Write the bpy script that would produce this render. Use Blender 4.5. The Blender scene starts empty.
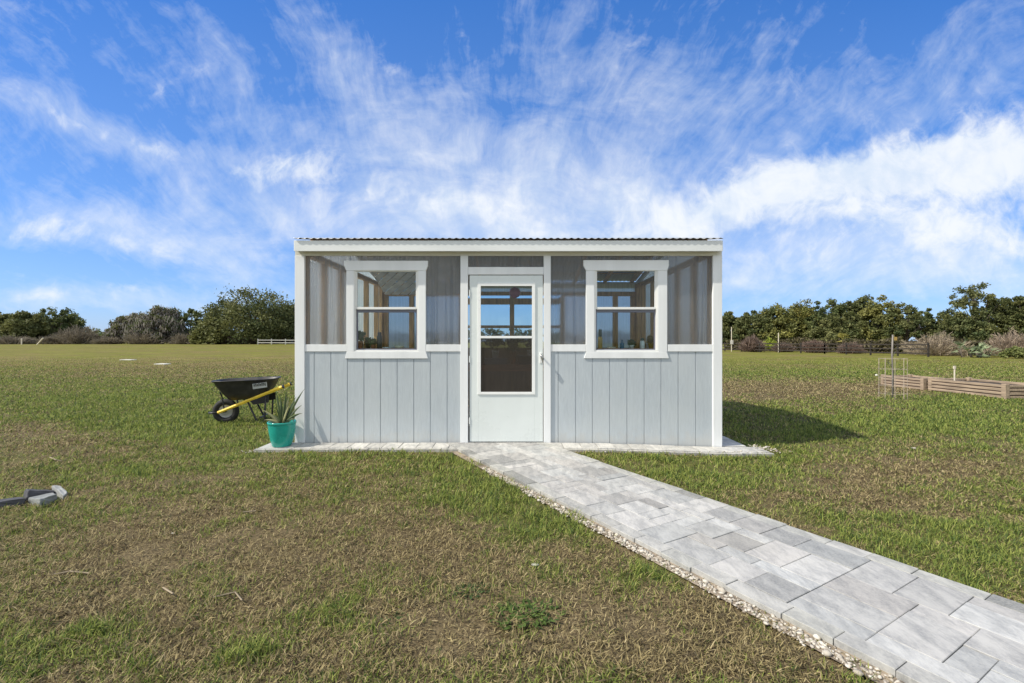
import bpy, bmesh, math, random
import numpy as np
from mathutils import Vector, Matrix

random.seed(7)
RNG = np.random.default_rng(7)
S = bpy.context.scene
COL = S.collection
R = math.radians

# ------------------------------------------------------------------ camera
FPX, CX, CY, CAMH = 460.0, 512.0, 341.5, 1.265
cam_d = bpy.data.cameras.new('camera')
cam_d.sensor_width = 36.0
cam_d.lens = FPX / 1024 * 36.0
cam_d.clip_start = 0.05
cam_d.clip_end = 6000
cam = bpy.data.objects.new('camera', cam_d)
COL.objects.link(cam)
cam.location = (0, 0, CAMH)
cam.rotation_euler = (R(90), 0, 0)
S.camera = cam

# ------------------------------------------------------------------ light
SUN_AZ, SUN_EL = 73.6, 46.2          # azimuth measured from the view axis, light travels to the right
SUN_STRENGTH, SKY_STRENGTH = 3.9, 0.092
sd = bpy.data.lights.new('sun', 'SUN')
sd.energy = SUN_STRENGTH
sd.angle = R(0.5)
sd.color = (1.0, 0.93, 0.80)
sun = bpy.data.objects.new('sun', sd)
COL.objects.link(sun)
ldir = Vector((math.sin(R(SUN_AZ)) * math.cos(R(SUN_EL)), math.cos(R(SUN_AZ)) * math.cos(R(SUN_EL)), -math.sin(R(SUN_EL))))
sun.rotation_euler = ldir.to_track_quat('-Z', 'Y').to_euler()
sun.location = (-20, -5, 25)

S.view_settings.view_transform = 'Standard'
S.view_settings.look = 'None'
S.view_settings.exposure = 0.52
S.view_settings.gamma = 1.0
S.view_settings.use_curve_mapping = False


class NT:
    """small helper to write node graphs as expressions"""
    def __init__(self, tree):
        self.t = tree
        self.n = tree.nodes
        self.l = tree.links

    def put(self, sock, v):
        if isinstance(v, bpy.types.NodeSocket):
            self.l.new(v, sock)
        elif v is not None:
            if hasattr(sock, 'default_value') and not isinstance(sock.default_value, (float, int)) and isinstance(v, (tuple, list)):
                n = len(sock.default_value)
                v = tuple(v) + (1.0,) * (n - len(v))
            sock.default_value = v

    def m(self, op, a, b=None, c=None, clamp=False):
        nd = self.n.new('ShaderNodeMath')
        nd.operation = op
        nd.use_clamp = clamp
        for i, v in enumerate((a, b, c)):
            if v is not None:
                self.put(nd.inputs[i], v)
        return nd.outputs[0]

    def noise(self, vec, scale, detail=4, rough=0.55, dist=0.0, lac=2.0):
        nd = self.n.new('ShaderNodeTexNoise')
        self.put(nd.inputs['Vector'], vec)
        self.put(nd.inputs['Scale'], scale)
        nd.inputs['Detail'].default_value = detail
        nd.inputs['Roughness'].default_value = rough
        nd.inputs['Distortion'].default_value = dist
        nd.inputs['Lacunarity'].default_value = lac
        return nd.outputs['Fac']

    def ramp(self, x, a, b, lo=0.0, hi=1.0, smooth=True):
        nd = self.n.new('ShaderNodeMapRange')
        nd.interpolation_type = 'SMOOTHSTEP' if smooth else 'LINEAR'
        self.put(nd.inputs['Value'], x)
        for k, v in (('From Min', a), ('From Max', b), ('To Min', lo), ('To Max', hi)):
            self.put(nd.inputs[k], v)
        return nd.outputs['Result']

    def mix(self, f, a, b, mode='MIX'):
        nd = self.n.new('ShaderNodeMix')
        nd.data_type = 'RGBA'
        nd.blend_type = mode
        self.put(nd.inputs[0], f)
        self.put(nd.inputs[6], a)
        self.put(nd.inputs[7], b)
        return nd.outputs[2]

    def xyz(self, x, y, z):
        nd = self.n.new('ShaderNodeCombineXYZ')
        for i, v in enumerate((x, y, z)):
            self.put(nd.inputs[i], v)
        return nd.outputs[0]

    def sep(self, v):
        nd = self.n.new('ShaderNodeSeparateXYZ')
        self.put(nd.inputs[0], v)
        return nd.outputs


def make_world():
    w = bpy.data.worlds.new('World')
    S.world = w
    w.use_nodes = True
    T = NT(w.node_tree)
    T.n.clear()
    out = T.n.new('ShaderNodeOutputWorld')
    bg = T.n.new('ShaderNodeBackground')
    T.l.new(bg.outputs[0], out.inputs[0])
    sky = T.n.new('ShaderNodeTexSky')
    sky.sky_type = 'NISHITA'
    sky.sun_disc = False
    sky.sun_elevation = R(SUN_EL)
    sky.sun_rotation = R(180 + SUN_AZ)
    sky.altitude = 0
    sky.air_density = 1.0
    sky.dust_density = 0.4
    sky.ozone_density = 3.0
    hs = T.n.new('ShaderNodeHueSaturation')
    hs.inputs['Saturation'].default_value = 1.22
    hs.inputs['Value'].default_value = 1.08
    T.l.new(sky.outputs[0], hs.inputs['Color'])
    tc = T.n.new('ShaderNodeTexCoord')
    x, y, z = T.sep(tc.outputs['Generated'])
    yy = T.m('MAXIMUM', y, 0.06)
    u = T.m('DIVIDE', x, yy)
    v = T.m('DIVIDE', z, yy)
    front = T.ramp(y, 0.06, 0.3)
    uv = T.xyz(u, v, 0)
    # general warp
    wn = T.n.new('ShaderNodeTexNoise')
    wn.inputs['Scale'].default_value = 2.2
    wn.inputs['Detail'].default_value = 5
    T.l.new(uv, wn.inputs['Vector'])
    wv = T.n.new('ShaderNodeVectorMath'); wv.operation = 'SUBTRACT'
    T.l.new(wn.outputs['Color'], wv.inputs[0]); wv.inputs[1].default_value = (0.5, 0.5, 0.5)
    ws = T.n.new('ShaderNodeVectorMath'); ws.operation = 'SCALE'
    T.l.new(wv.outputs[0], ws.inputs[0]); ws.inputs['Scale'].default_value = 0.20
    wa = T.n.new('ShaderNodeVectorMath'); wa.operation = 'ADD'
    T.l.new(uv, wa.inputs[0]); T.l.new(ws.outputs[0], wa.inputs[1])
    wx, wy, _ = T.sep(wa.outputs[0])
    # cirrus combed out from a point low in the sky
    du = T.m('ADD', wx, 0.07)
    dv = T.m('ADD', wy, 0.25)
    ang = T.m('ARCTAN2', dv, du)
    rad = T.m('SQRT', T.m('ADD', T.m('MULTIPLY', du, du), T.m('MULTIPLY', dv, dv)))
    lr = T.m('LOGARITHM', T.m('MAXIMUM', rad, 0.02), math.e)
    streak = T.noise(T.xyz(T.m('MULTIPLY', ang, 7.5), T.m('MULTIPLY', lr, 2.3), 1.7), 1.0, 9, 0.62, 0.25)
    streak2 = T.noise(T.xyz(T.m('MULTIPLY', ang, 24.0), T.m('MULTIPLY', lr, 5.5), 4.2), 1.0, 8, 0.65, 0.3)
    puff = T.noise(wa.outputs[0], 6.0, 10, 0.62, 0.25)
    fine = T.noise(wa.outputs[0], 22.0, 6, 0.6, 0.3)

    def blob(px, py, rx, ry, deg):
        cu, cv = (px - CX) / FPX, (CY - py) / FPX
        a = T.m('SUBTRACT', wx, cu); b = T.m('SUBTRACT', wy, cv)
        c, s = math.cos(R(deg)), math.sin(R(deg))
        p = T.m('DIVIDE', T.m('ADD', T.m('MULTIPLY', a, c), T.m('MULTIPLY', b, s)), rx / FPX)
        q = T.m('DIVIDE', T.m('SUBTRACT', T.m('MULTIPLY', b, c), T.m('MULTIPLY', a, s)), ry / FPX)
        d = T.m('ADD', T.m('MULTIPLY', p, p), T.m('MULTIPLY', q, q))
        return T.m('POWER', math.e, T.m('MULTIPLY', d, -1.0))

    def total(lst):
        acc = None
        for (px, py, rx, ry, deg, amp) in lst:
            g = T.m('MULTIPLY', blob(px, py, rx, ry, deg), amp)
            acc = g if acc is None else T.m('ADD', acc, g)
        return acc

    cirrus = total([
        (560, 160, 190, 62, -12, 0.62), (420, 205, 190, 50, -4, 0.62), (620, 220, 180, 44, 5, 0.72), (640, 80, 45, 90, 70, 0.36),
        (560, 30, 70, 50, 60, 0.26), (745, 95, 80, 50, 45, 0.36), (330, 60, 130, 30, -48, 0.34), (400, 120, 160, 40, -38, 0.40),
        (130, 235, 170, 26, -12, 0.80), (230, 265, 110, 26, -20, 0.60), (60, 118, 120, 16, -14, 0.62), (160, 150, 80, 14, -6, 0.40),
        (930, 50, 140, 50, 25, 0.40), (1000, 90, 90, 40, 10, 0.25), (420, 215, 240, 50, 0, 0.35), (50, 296, 120, 12, 0, 0.70), (230, 195, 140, 34, -20, 0.28),
        (830, 262, 210, 46, 0, 0.85), (970, 245, 130, 44, 0, 0.85), (180, 310, 150, 12, 0, 0.50), (130, 50, 170, 50, -38, 0.26), (240, 95, 140, 34, -40, 0.30), (820, 130, 90, 30, 30, 0.2)])
    flat = T.noise(T.xyz(T.m('MULTIPLY', wx, 3.6), T.m('MULTIPLY', wy, 8.5), 7.3), 1.0, 10, 0.64, 0.5)
    streak3 = T.noise(T.xyz(T.m('MULTIPLY', ang, 70.0), T.m('MULTIPLY', lr, 11.0), 9.1), 1.0, 6, 0.65, 0.2)
    comb = T.m('ADD', T.m('MULTIPLY', streak, 0.55), T.m('ADD', T.m('MULTIPLY', streak2, 0.28), T.m('MULTIPLY', streak3, 0.17)))
    wst = T.ramp(rad, 0.34, 1.05, 0.18, 0.78)
    lay = T.m('ADD', T.m('MULTIPLY', comb, wst), T.m('MULTIPLY', flat, T.m('SUBTRACT', 1.0, wst)))
    t1 = T.m('ADD', T.m('MULTIPLY', lay, 0.74), T.m('ADD', T.m('MULTIPLY', puff, 0.14), T.m('MULTIPLY', fine, 0.12)))
    a1 = T.ramp(T.m('ADD', cirrus, T.m('MULTIPLY', T.m('SUBTRACT', t1, 0.50), 5.4)), 0.16, 1.95, 0, 0.92, False)
    cumul = total([
        (985, 158, 110, 36, 4, 1.25), (860, 176, 120, 28, 14, 1.15), (740, 198, 110, 20, 13, 0.90), (940, 210, 160, 36, 2, 0.50),
        (640, 212, 100, 20, 0, 0.45), (960, 236, 120, 22, 4, 0.60), (870, 222, 90, 16, 0, 0.45), (275, 174, 44, 13, 8, 0.70), (330, 172, 60, 16, 0, 0.42),
        (152, 148, 30, 8, -10, 0.62), (70, 125, 60, 8, -14, 0.42), (243, 168, 8, 8, 60, 0.6), (385, 200, 60, 16, -10, 0.42), (470, 205, 90, 20, 0, 0.34),
        (130, 246, 100, 14, -14, 0.50), (50, 226, 60, 12, -10, 0.40), (60, 298, 70, 7, 0, 0.45), (120, 290, 40, 6, 0, 0.3)])
    t2 = T.m('ADD', T.m('MULTIPLY', puff, 0.55), T.m('MULTIPLY', fine, 0.45))
    a2 = T.ramp(T.m('ADD', cumul, T.m('MULTIPLY', T.m('SUBTRACT', t2, 0.5), 3.2)), 0.22, 1.35, 0, 0.95)
    # sky behind the viewer: unseen cloud veil, thickened and brightened to fill the facade
    zz = T.m('ADD', T.m('MAXIMUM', z, 0.0), 0.12)
    pl = T.xyz(T.m('DIVIDE', x, zz), T.m('DIVIDE', y, zz), 0)
    back = T.ramp(T.noise(pl, 0.9, 8, 0.6, 0.6), 0.30, 0.62, 0.25, 0.95)
    af = T.m('SUBTRACT', 1.0, T.m('MULTIPLY', T.m('SUBTRACT', 1.0, a1), T.m('SUBTRACT', 1.0, a2)))
    alpha = T.m('ADD', T.m('MULTIPLY', af, front), T.m('MULTIPLY', back, T.m('SUBTRACT', 1.0, front)))
    alpha = T.m('MULTIPLY', alpha, T.ramp(z, -0.01, 0.02))
    body = T.ramp(T.m('ADD', T.m('MULTIPLY', puff, 0.6), T.m('MULTIPLY', fine, 0.4)), 0.36, 0.62)
    ccol = T.mix(body, (5.5, 6.3, 7.4), (7.1, 7.4, 7.8))
    blue = T.mix(0.55, T.mix(1.0, hs.outputs[0], (0.92, 1.02, 1.35), 'MULTIPLY'), T.mix(T.ramp(v, 0.0, 0.75, 0, 1, False), (1.9, 3.6, 6.9), (0.45, 1.75, 5.2)))
    blue = T.mix(front, T.mix(1.0, hs.outputs[0], (1.0, 1.0, 1.0), 'MULTIPLY'), blue)
    ccol = T.mix(front, (8.3, 8.55, 8.75), ccol)  # unseen rear clouds made brighter than the visible ones for fill light
    T.put(bg.inputs['Color'], T.mix(alpha, blue, ccol))
    bg.inputs['Strength'].default_value = SKY_STRENGTH


make_world()

# ------------------------------------------------------------------ helpers
def ss(a, b, x):
    t = np.clip((np.asarray(x, float) - a) / (b - a), 0, 1)
    return t * t * (3 - 2 * t)


def vnoise(x, y, seed=0):
    x = np.asarray(x, float); y = np.asarray(y, float)
    xi = np.floor(x).astype(np.int64); yi = np.floor(y).astype(np.int64)
    fx = x - xi; fy = y - yi
    fx = fx * fx * (3 - 2 * fx); fy = fy * fy * (3 - 2 * fy)

    def h(i, j):
        n = (i * 374761393 + j * 668265263 + seed * 1442695041) & 0xFFFFFFFF
        n = ((n ^ (n >> 13)) * 1274126177) & 0xFFFFFFFF
        return ((n ^ (n >> 16)) & 0xFFFF) / 65535.0
    return (h(xi, yi) * (1 - fx) + h(xi + 1, yi) * fx) * (1 - fy) + (h(xi, yi + 1) * (1 - fx) + h(xi + 1, yi + 1) * fx) * fy


def fbm(x, y, seed=0, octs=4):
    s = 0; a = 0.5; f = 1.0; t = 0
    for k in range(octs):
        s = s + a * vnoise(x * f, y * f, seed + k * 17); t += a
        a *= 0.55; f *= 2.1
    return s / t


PN = (0.866, 0.5)                 # across the path


def dip(x, y):
    return -0.05 * ss(0.6, 2.7, x) * ss(3.6, 5.0, y)


def ground(x, y):
    x = np.asarray(x, float); y = np.asarray(y, float)
    z = dip(x, y) + 0.62 * ss(30, 125, y) * (1 - ss(-10, 28, x))
    near_pave = np.exp(-((x - 0.6) ** 2) / 12 - ((y - 3.5) ** 2) / 10)
    z = z + (fbm(x * 5.5, y * 5.5, 61, 3) - 0.5) * 0.045 * ss(16, 7, y) * ss(0.02, 0.30, np.minimum(np.abs(x * PN[0] + y * PN[1] - 2.615) - 0.525, 9)) * (1 - ss(-3.3, -3.1, x) * ss(5.0, 5.15, y))
    z = z + (fbm(x * 0.7, y * 0.7, 3) - 0.5) * 0.05 * (1 - near_pave) * ss(1.5, 4, np.abs(x) + y * 0.5)
    return z


def gz(x, y):
    return float(ground(x, y))


def at(px, py, Y):
    return Vector(((px - CX) / FPX * Y, Y, CAMH + (CY - py) / FPX * Y))


def on_ground(px, py):
    z = 0.0
    for _ in range(12):
        Y = (CAMH - z) * FPX / max(py - CY, 0.8)
        X = (px - CX) / FPX * Y
        z = gz(X, Y)
    return Vector((X, Y, z))


def tag(o, label=None, cat=None, group=None, kind=None):
    if label: o['label'] = label
    if cat: o['category'] = cat
    if group: o['group'] = group
    if kind: o['kind'] = kind
    return o


def thing(name, label, cat, loc=(0, 0, 0), rz=0.0, group=None, kind=None):
    o = bpy.data.objects.new(name, None)
    o.empty_display_size = 0.2
    COL.objects.link(o)
    o.location = loc
    o.rotation_euler = (0, 0, rz)
    return tag(o, label, cat, group, kind)


def link(name, me, mat, parent=None, loc=None):
    me.materials.append(mat)
    o = bpy.data.objects.new(name, me)
    COL.objects.link(o)
    if parent is not None:
        o.parent = parent
    if loc is not None:
        o.location = loc
    return o


class MB:
    def __init__(self, origin=(0, 0, 0)):
        self.v = []; self.f = []; self.o = Vector(origin)

    def add(self, vs, fs):
        b = len(self.v)
        self.v += [tuple(Vector(p) - self.o) for p in vs]
        self.f += [tuple(i + b for i in f) for f in fs]
        return self

    def box(self, x0, x1, y0, y1, z0, z1):
        vs = [(x0, y0, z0), (x1, y0, z0), (x1, y1, z0), (x0, y1, z0), (x0, y0, z1), (x1, y0, z1), (x1, y1, z1), (x0, y1, z1)]
        return self.add(vs, [(3, 2, 1, 0), (4, 5, 6, 7), (0, 1, 5, 4), (1, 2, 6, 5), (2, 3, 7, 6), (3, 0, 4, 7)])

    def prism_y(self, poly, y0, y1):
        n = len(poly)
        vs = [(x, y0, z) for x, z in poly] + [(x, y1, z) for x, z in poly]
        fs = [tuple(range(n)), tuple(range(2 * n - 1, n - 1, -1))]
        fs += [((i + 1) % n, i, n + i, n + (i + 1) % n) for i in range(n)]
        return self.add(vs, fs)

    def prism_x(self, poly, x0, x1):
        n = len(poly)
        vs = [(x0, y, z) for y, z in poly] + [(x1, y, z) for y, z in poly]
        fs = [tuple(range(n)), tuple(range(2 * n - 1, n - 1, -1))]
        fs += [((i + 1) % n, i, n + i, n + (i + 1) % n) for i in range(n)]
        return self.add(vs, fs)

    def tube(self, pts, rad, n=8, cap=True):
        pts = [Vector(p) for p in pts]
        if not hasattr(rad, '__len__'):
            rad = [rad] * len(pts)
        vs = []; fs = []
        prev = None
        for i, p in enumerate(pts):
            t = (pts[min(i + 1, len(pts) - 1)] - pts[max(i - 1, 0)]).normalized()
            a = Vector((0, 0, 1)) if abs(t.z) < 0.9 else Vector((1, 0, 0))
            s = t.cross(a).normalized() if prev is None else (prev - t * prev.dot(t)).normalized()
            prev = s
            q = t.cross(s)
            for k in range(n):
                an = 2 * math.pi * k / n
                vs.append(p + (s * math.cos(an) + q * math.sin(an)) * rad[i])
        for i in range(len(pts) - 1):
            for k in range(n):
                a, b = i * n + k, i * n + (k + 1) % n
                fs.append((a, a + n, b + n, b))
        if cap:
            fs.append(tuple(range(n)))
            fs.append(tuple(range(len(vs) - 1, len(vs) - n - 1, -1)))
        return self.add(vs, fs)

    def lathe(self, prof, c=(0, 0, 0), n=24):
        c = Vector(c)
        vs = []; fs = []
        for r, z in prof:
            for k in range(n):
                an = 2 * math.pi * k / n
                vs.append(c + Vector((r * math.cos(an), r * math.sin(an), z)))
        for i in range(len(prof) - 1):
            for k in range(n):
                a, b = i * n + k, i * n + (k + 1) % n
                fs.append((a, b, b + n, a + n))
        fs.append(tuple(range(n - 1, -1, -1)))
        fs.append(tuple(range(len(vs) - n, len(vs))))
        return self.add(vs, fs)

    def build(self, name, mat, parent=None, bevel=0.0, smooth=False, loc=None):
        me = bpy.data.meshes.new(name)
        me.from_pydata(self.v, [], self.f)
        me.update()
        if smooth:
            for p in me.polygons:
                p.use_smooth = True
        o = link(name, me, mat, parent, loc)
        if bevel:
            b = o.modifiers.new('bevel', 'BEVEL')
            b.width = bevel; b.segments = 2; b.limit_method = 'ANGLE'; b.angle_limit = R(40)
        return o


def fast_mesh(name, V, F, col=None, attrs=None, smooth=False):
    V = np.ascontiguousarray(V, np.float32); F = np.ascontiguousarray(F, np.int32)
    me = bpy.data.meshes.new(name)
    nf, k = F.shape
    me.vertices.add(len(V)); me.vertices.foreach_set('co', V.ravel())
    me.loops.add(nf * k); me.loops.foreach_set('vertex_index', F.ravel())
    me.polygons.add(nf)
    me.polygons.foreach_set('loop_start', np.arange(0, nf * k, k, dtype=np.int32))
    if smooth:
        me.polygons.foreach_set('use_smooth', np.ones(nf, dtype=bool))
    me.update(calc_edges=True)
    if col is not None:
        a = me.color_attributes.new('Col', 'FLOAT_COLOR', 'POINT')
        c = np.ones((len(V), 4), np.float32); c[:, :3] = col
        a.data.foreach_set('color', c.ravel())
    for nm, val in (attrs or {}).items():
        a = me.attributes.new(nm, 'FLOAT', 'POINT')
        a.data.foreach_set('value', np.ascontiguousarray(val, np.float32))
    me.validate()
    return me


# ------------------------------------------------------------------ materials
def nmat(name):
    m = bpy.data.materials.new(name)
    m.use_nodes = True
    T = NT(m.node_tree)
    b = T.n['Principled BSDF']
    return m, T, b


def pmat(name, col, rough=0.6, var=0.12, scale=6.0, bump=0.0, bscale=80.0, stretch=(1, 1, 1), metal=0.0, spec=0.5, col2=None, detail=5):
    m, T, b = nmat(name)
    tc = T.n.new('ShaderNodeTexCoord')
    mp = T.n.new('ShaderNodeMapping')
    mp.inputs['Scale'].default_value = stretch
    T.l.new(tc.outputs['Object'], mp.inputs[0])
    f = T.ramp(T.noise(mp.outputs[0], scale, detail, 0.6), 0.3, 0.7)
    lo = tuple(c * (1 - var) for c in col)
    hi = col2 if col2 else tuple(min(1, c * (1 + var)) for c in col)
    T.put(b.inputs['Base Color'], T.mix(f, lo, hi))
    T.put(b.inputs['Roughness'], T.ramp(f, 0, 1, max(0.02, rough - 0.08), min(1, rough + 0.08)))
    b.inputs['Metallic'].default_value = metal
    b.inputs['Specular IOR Level'].default_value = spec
    if bump:
        bp = T.n.new('ShaderNodeBump')
        bp.inputs['Strength'].default_value = bump
        bp.inputs['Distance'].default_value = 0.004
        T.l.new(T.noise(mp.outputs[0], bscale, 4, 0.6), bp.inputs['Height'])
        T.l.new(bp.outputs[0], b.inputs['Normal'])
    return m


def leaf_mat(name, trans=0.35, rough=0.6, varscale=0.0):
    m, T, b = nmat(name)
    at_ = T.n.new('ShaderNodeVertexColor'); at_.layer_name = 'Col'
    b.inputs['Roughness'].default_value = rough
    b.inputs['Specular IOR Level'].default_value = 0.25
    T.l.new(at_.outputs[0], b.inputs['Base Color'])
    tr = T.n.new('ShaderNodeBsdfTranslucent')
    T.l.new(at_.outputs[0], tr.inputs['Color'])
    mx = T.n.new('ShaderNodeMixShader')
    mx.inputs[0].default_value = trans
    T.l.new(b.outputs[0], mx.inputs[1]); T.l.new(tr.outputs[0], mx.inputs[2])
    T.l.new(mx.outputs[0], T.n['Material Output'].inputs['Surface'])
    return m


M = {}
M['trim'] = pmat('white_trim_paint', (0.80, 0.815, 0.825), 0.5, 0.05, 5, 0.15, 120, (1, 1, 0.15))
M['fascia'] = pmat('fascia_paint', (0.76, 0.785, 0.785), 0.5, 0.06, 5, 0.15, 120, (0.2, 1, 1))
M['frieze'] = pmat('frieze_paint', (0.72, 0.71, 0.64), 0.55, 0.06, 5, 0.1, 120, (0.2, 1, 1))
M['vinyl'] = pmat('white_vinyl', (0.80, 0.80, 0.78), 0.35, 0.03, 3)
M['rail_vinyl'] = pmat('grey_vinyl', (0.16, 0.165, 0.21), 0.4, 0.06, 3)
M['door'] = pmat('storm_door_enamel', (0.72, 0.765, 0.755), 0.32, 0.03, 2)
M['alu'] = pmat('white_aluminium', (0.86, 0.87, 0.86), 0.3, 0.02, 3)
M['metal'] = pmat('brushed_metal', (0.45, 0.45, 0.44), 0.3, 0.1, 30, metal=1.0)
M['roof'] = pmat('galvanised_sheet', (0.42, 0.42, 0.42), 0.42, 0.2, 3, 0.0, metal=0.75)
M['wood'] = pmat('pine_framing', (0.56, 0.33, 0.14), 0.65, 0.3, 5, 0.2, 60, (6, 6, 0.6))
M['wood_pale'] = pmat('pale_boards', (0.66, 0.63, 0.57), 0.7, 0.2, 5, 0.1, 60, (1, 1, 1))
M['wood_dark'] = pmat('dark_plywood', (0.36, 0.27, 0.20), 0.7, 0.3, 4, 0.1, 60, (4, 4, 0.6))
M['bench'] = pmat('bench_board', (0.50, 0.28, 0.17), 0.6, 0.25, 5, 0.1, 60, (0.6, 5, 5))
M['concrete'] = pmat('concrete_floor', (0.35, 0.34, 0.32), 0.85, 0.15, 3, 0.2, 50)
M['black_plastic'] = pmat('black_plastic', (0.018, 0.018, 0.02), 0.45, 0.2, 6)
M['tray'] = pmat('black_poly_tray', (0.02, 0.02, 0.023), 0.45, 0.25, 7, 0.15, 40, col2=(0.036, 0.034, 0.032))
M['rubber'] = pmat('tyre_rubber', (0.02, 0.02, 0.02), 0.8, 0.2, 8, 0.3, 60)
M['rim'] = pmat('grey_steel_rim', (0.42, 0.42, 0.40), 0.5, 0.1, 8, metal=0.5)
M['black_steel'] = pmat('black_steel', (0.012, 0.012, 0.013), 0.45, 0.2, 8)
M['yellow'] = pmat('yellow_handle_paint', (0.86, 0.60, 0.05), 0.45, 0.12, 6, 0.1, 60)
M['teal'] = pmat('teal_glaze', (0.018, 0.34, 0.28), 0.22, 0.12, 5, spec=0.6)
M['soil'] = pmat('potting_soil', (0.05, 0.035, 0.022), 0.95, 0.4, 30, 0.8, 60)
M['label_white'] = pmat('label_white', (0.50, 0.52, 0.53), 0.5, 0.05, 10)
M['bed'] = pmat('bed_board', (0.33, 0.25, 0.175), 0.75, 0.30, 4, 0.25, 50, (6, 0.5, 6))
M['bed_groove'] = pmat('bed_groove', (0.07, 0.045, 0.032), 0.8, 0.2, 4)
M['stake'] = pmat('pale_stake', (0.62, 0.56, 0.45), 0.7, 0.1, 10)
M['wire'] = pmat('rusty_wire', (0.42, 0.35, 0.28), 0.6, 0.2, 10)
M['bark'] = pmat('oak_bark', (0.11, 0.09, 0.07), 0.9, 0.3, 3, 0.6, 12, (3, 3, 0.6))
M['bark_grey'] = pmat('grey_bark', (0.22, 0.20, 0.18), 0.9, 0.3, 3, 0.6, 12, (3, 3, 0.6))
M['fence_dark'] = pmat('dark_fence_board', (0.035, 0.028, 0.022), 0.8, 0.3, 2)
M['fence_white'] = pmat('white_fence_board', (0.40, 0.40, 0.38), 0.6, 0.1, 2)
M['slab_white'] = pmat('white_concrete_slab', (0.58, 0.56, 0.50), 0.8, 0.15, 5)
M['brick_grey'] = pmat('grey_paver_concrete', (0.20, 0.21, 0.205), 0.85, 0.25, 9, 0.5, 60)
M['brick_pale'] = pmat('pale_grey_paver_concrete', (0.30, 0.31, 0.305), 0.85, 0.2, 9, 0.4, 60)
M['brick_dark'] = pmat('charcoal_paver_concrete', (0.06, 0.06, 0.068), 0.85, 0.3, 9, 0.5, 60)
M['pale_stone'] = pmat('pale_stone', (0.45, 0.43, 0.38), 0.85, 0.15, 9, 0.3, 60)
M['twig'] = pmat('dry_twig', (0.27, 0.22, 0.15), 0.85, 0.25, 20)
M['leaf'] = leaf_mat('leaves', 0.30)
M['grass'] = leaf_mat('grass_blades', 0.35, 0.7)
M['sword'] = leaf_mat('sword_leaves', 0.12, 0.45)
M['pink'] = pmat('pink_glass', (0.45, 0.12, 0.20), 0.4, 0.2, 10)
M['terracotta'] = pmat('terracotta', (0.38, 0.16, 0.08), 0.8, 0.2, 8)
M['yellow_pot'] = pmat('ochre_pot', (0.42, 0.28, 0.07), 0.5, 0.2, 8)
M['blue_glass'] = pmat('blue_bottle', (0.03, 0.13, 0.24), 0.12, 0.2, 8, spec=0.7)
M['cream'] = pmat('cream_ceramic', (0.66, 0.62, 0.48), 0.35, 0.06, 8)
M['white_ceramic'] = pmat('white_ceramic', (0.72, 0.75, 0.74), 0.3, 0.05, 8)
M['dark_green'] = pmat('dark_green_plastic', (0.012, 0.05, 0.035), 0.4, 0.1, 8)
M['gap'] = pmat('sash_screen', (0.05, 0.05, 0.05), 0.8, 0.1, 40)


def siding_mat():
    m, T, b = nmat('grey_grooved_siding')
    tc = T.n.new('ShaderNodeTexCoord')
    mp = T.n.new('ShaderNodeMapping'); mp.inputs['Scale'].default_value = (9, 9, 0.9)
    T.l.new(tc.outputs['Object'], mp.inputs[0])
    g = T.noise(mp.outputs[0], 5.0, 7, 0.68, 1.2)
    big = T.noise(tc.outputs['Object'], 1.6, 3)
    base = T.mix(T.ramp(g, 0.35, 0.7), (0.430, 0.475, 0.512), (0.488, 0.538, 0.578))
    z = T.sep(tc.outputs['Object'])[2]
    n3 = T.noise(tc.outputs['Object'], 9, 6, 0.65)
    splash = T.m('MULTIPLY', T.ramp(T.m('ADD', z, T.m('MULTIPLY', T.m('SUBTRACT', n3, 0.5), 0.45)), 0.02, 0.20, 1, 0), 0.35)
    c0 = T.mix(T.ramp(big, 0.35, 0.7, 0, 0.45), base, (0.53, 0.565, 0.58))
    T.put(b.inputs['Base Color'], T.mix(splash, c0, (0.50, 0.47, 0.42)))
    b.inputs['Roughness'].default_value = 0.62
    bp = T.n.new('ShaderNodeBump'); bp.inputs['Strength'].default_value = 0.45; bp.inputs['Distance'].default_value = 0.004
    T.l.new(g, bp.inputs['Height']); T.l.new(bp.outputs[0], b.inputs['Normal'])
    return m


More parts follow.
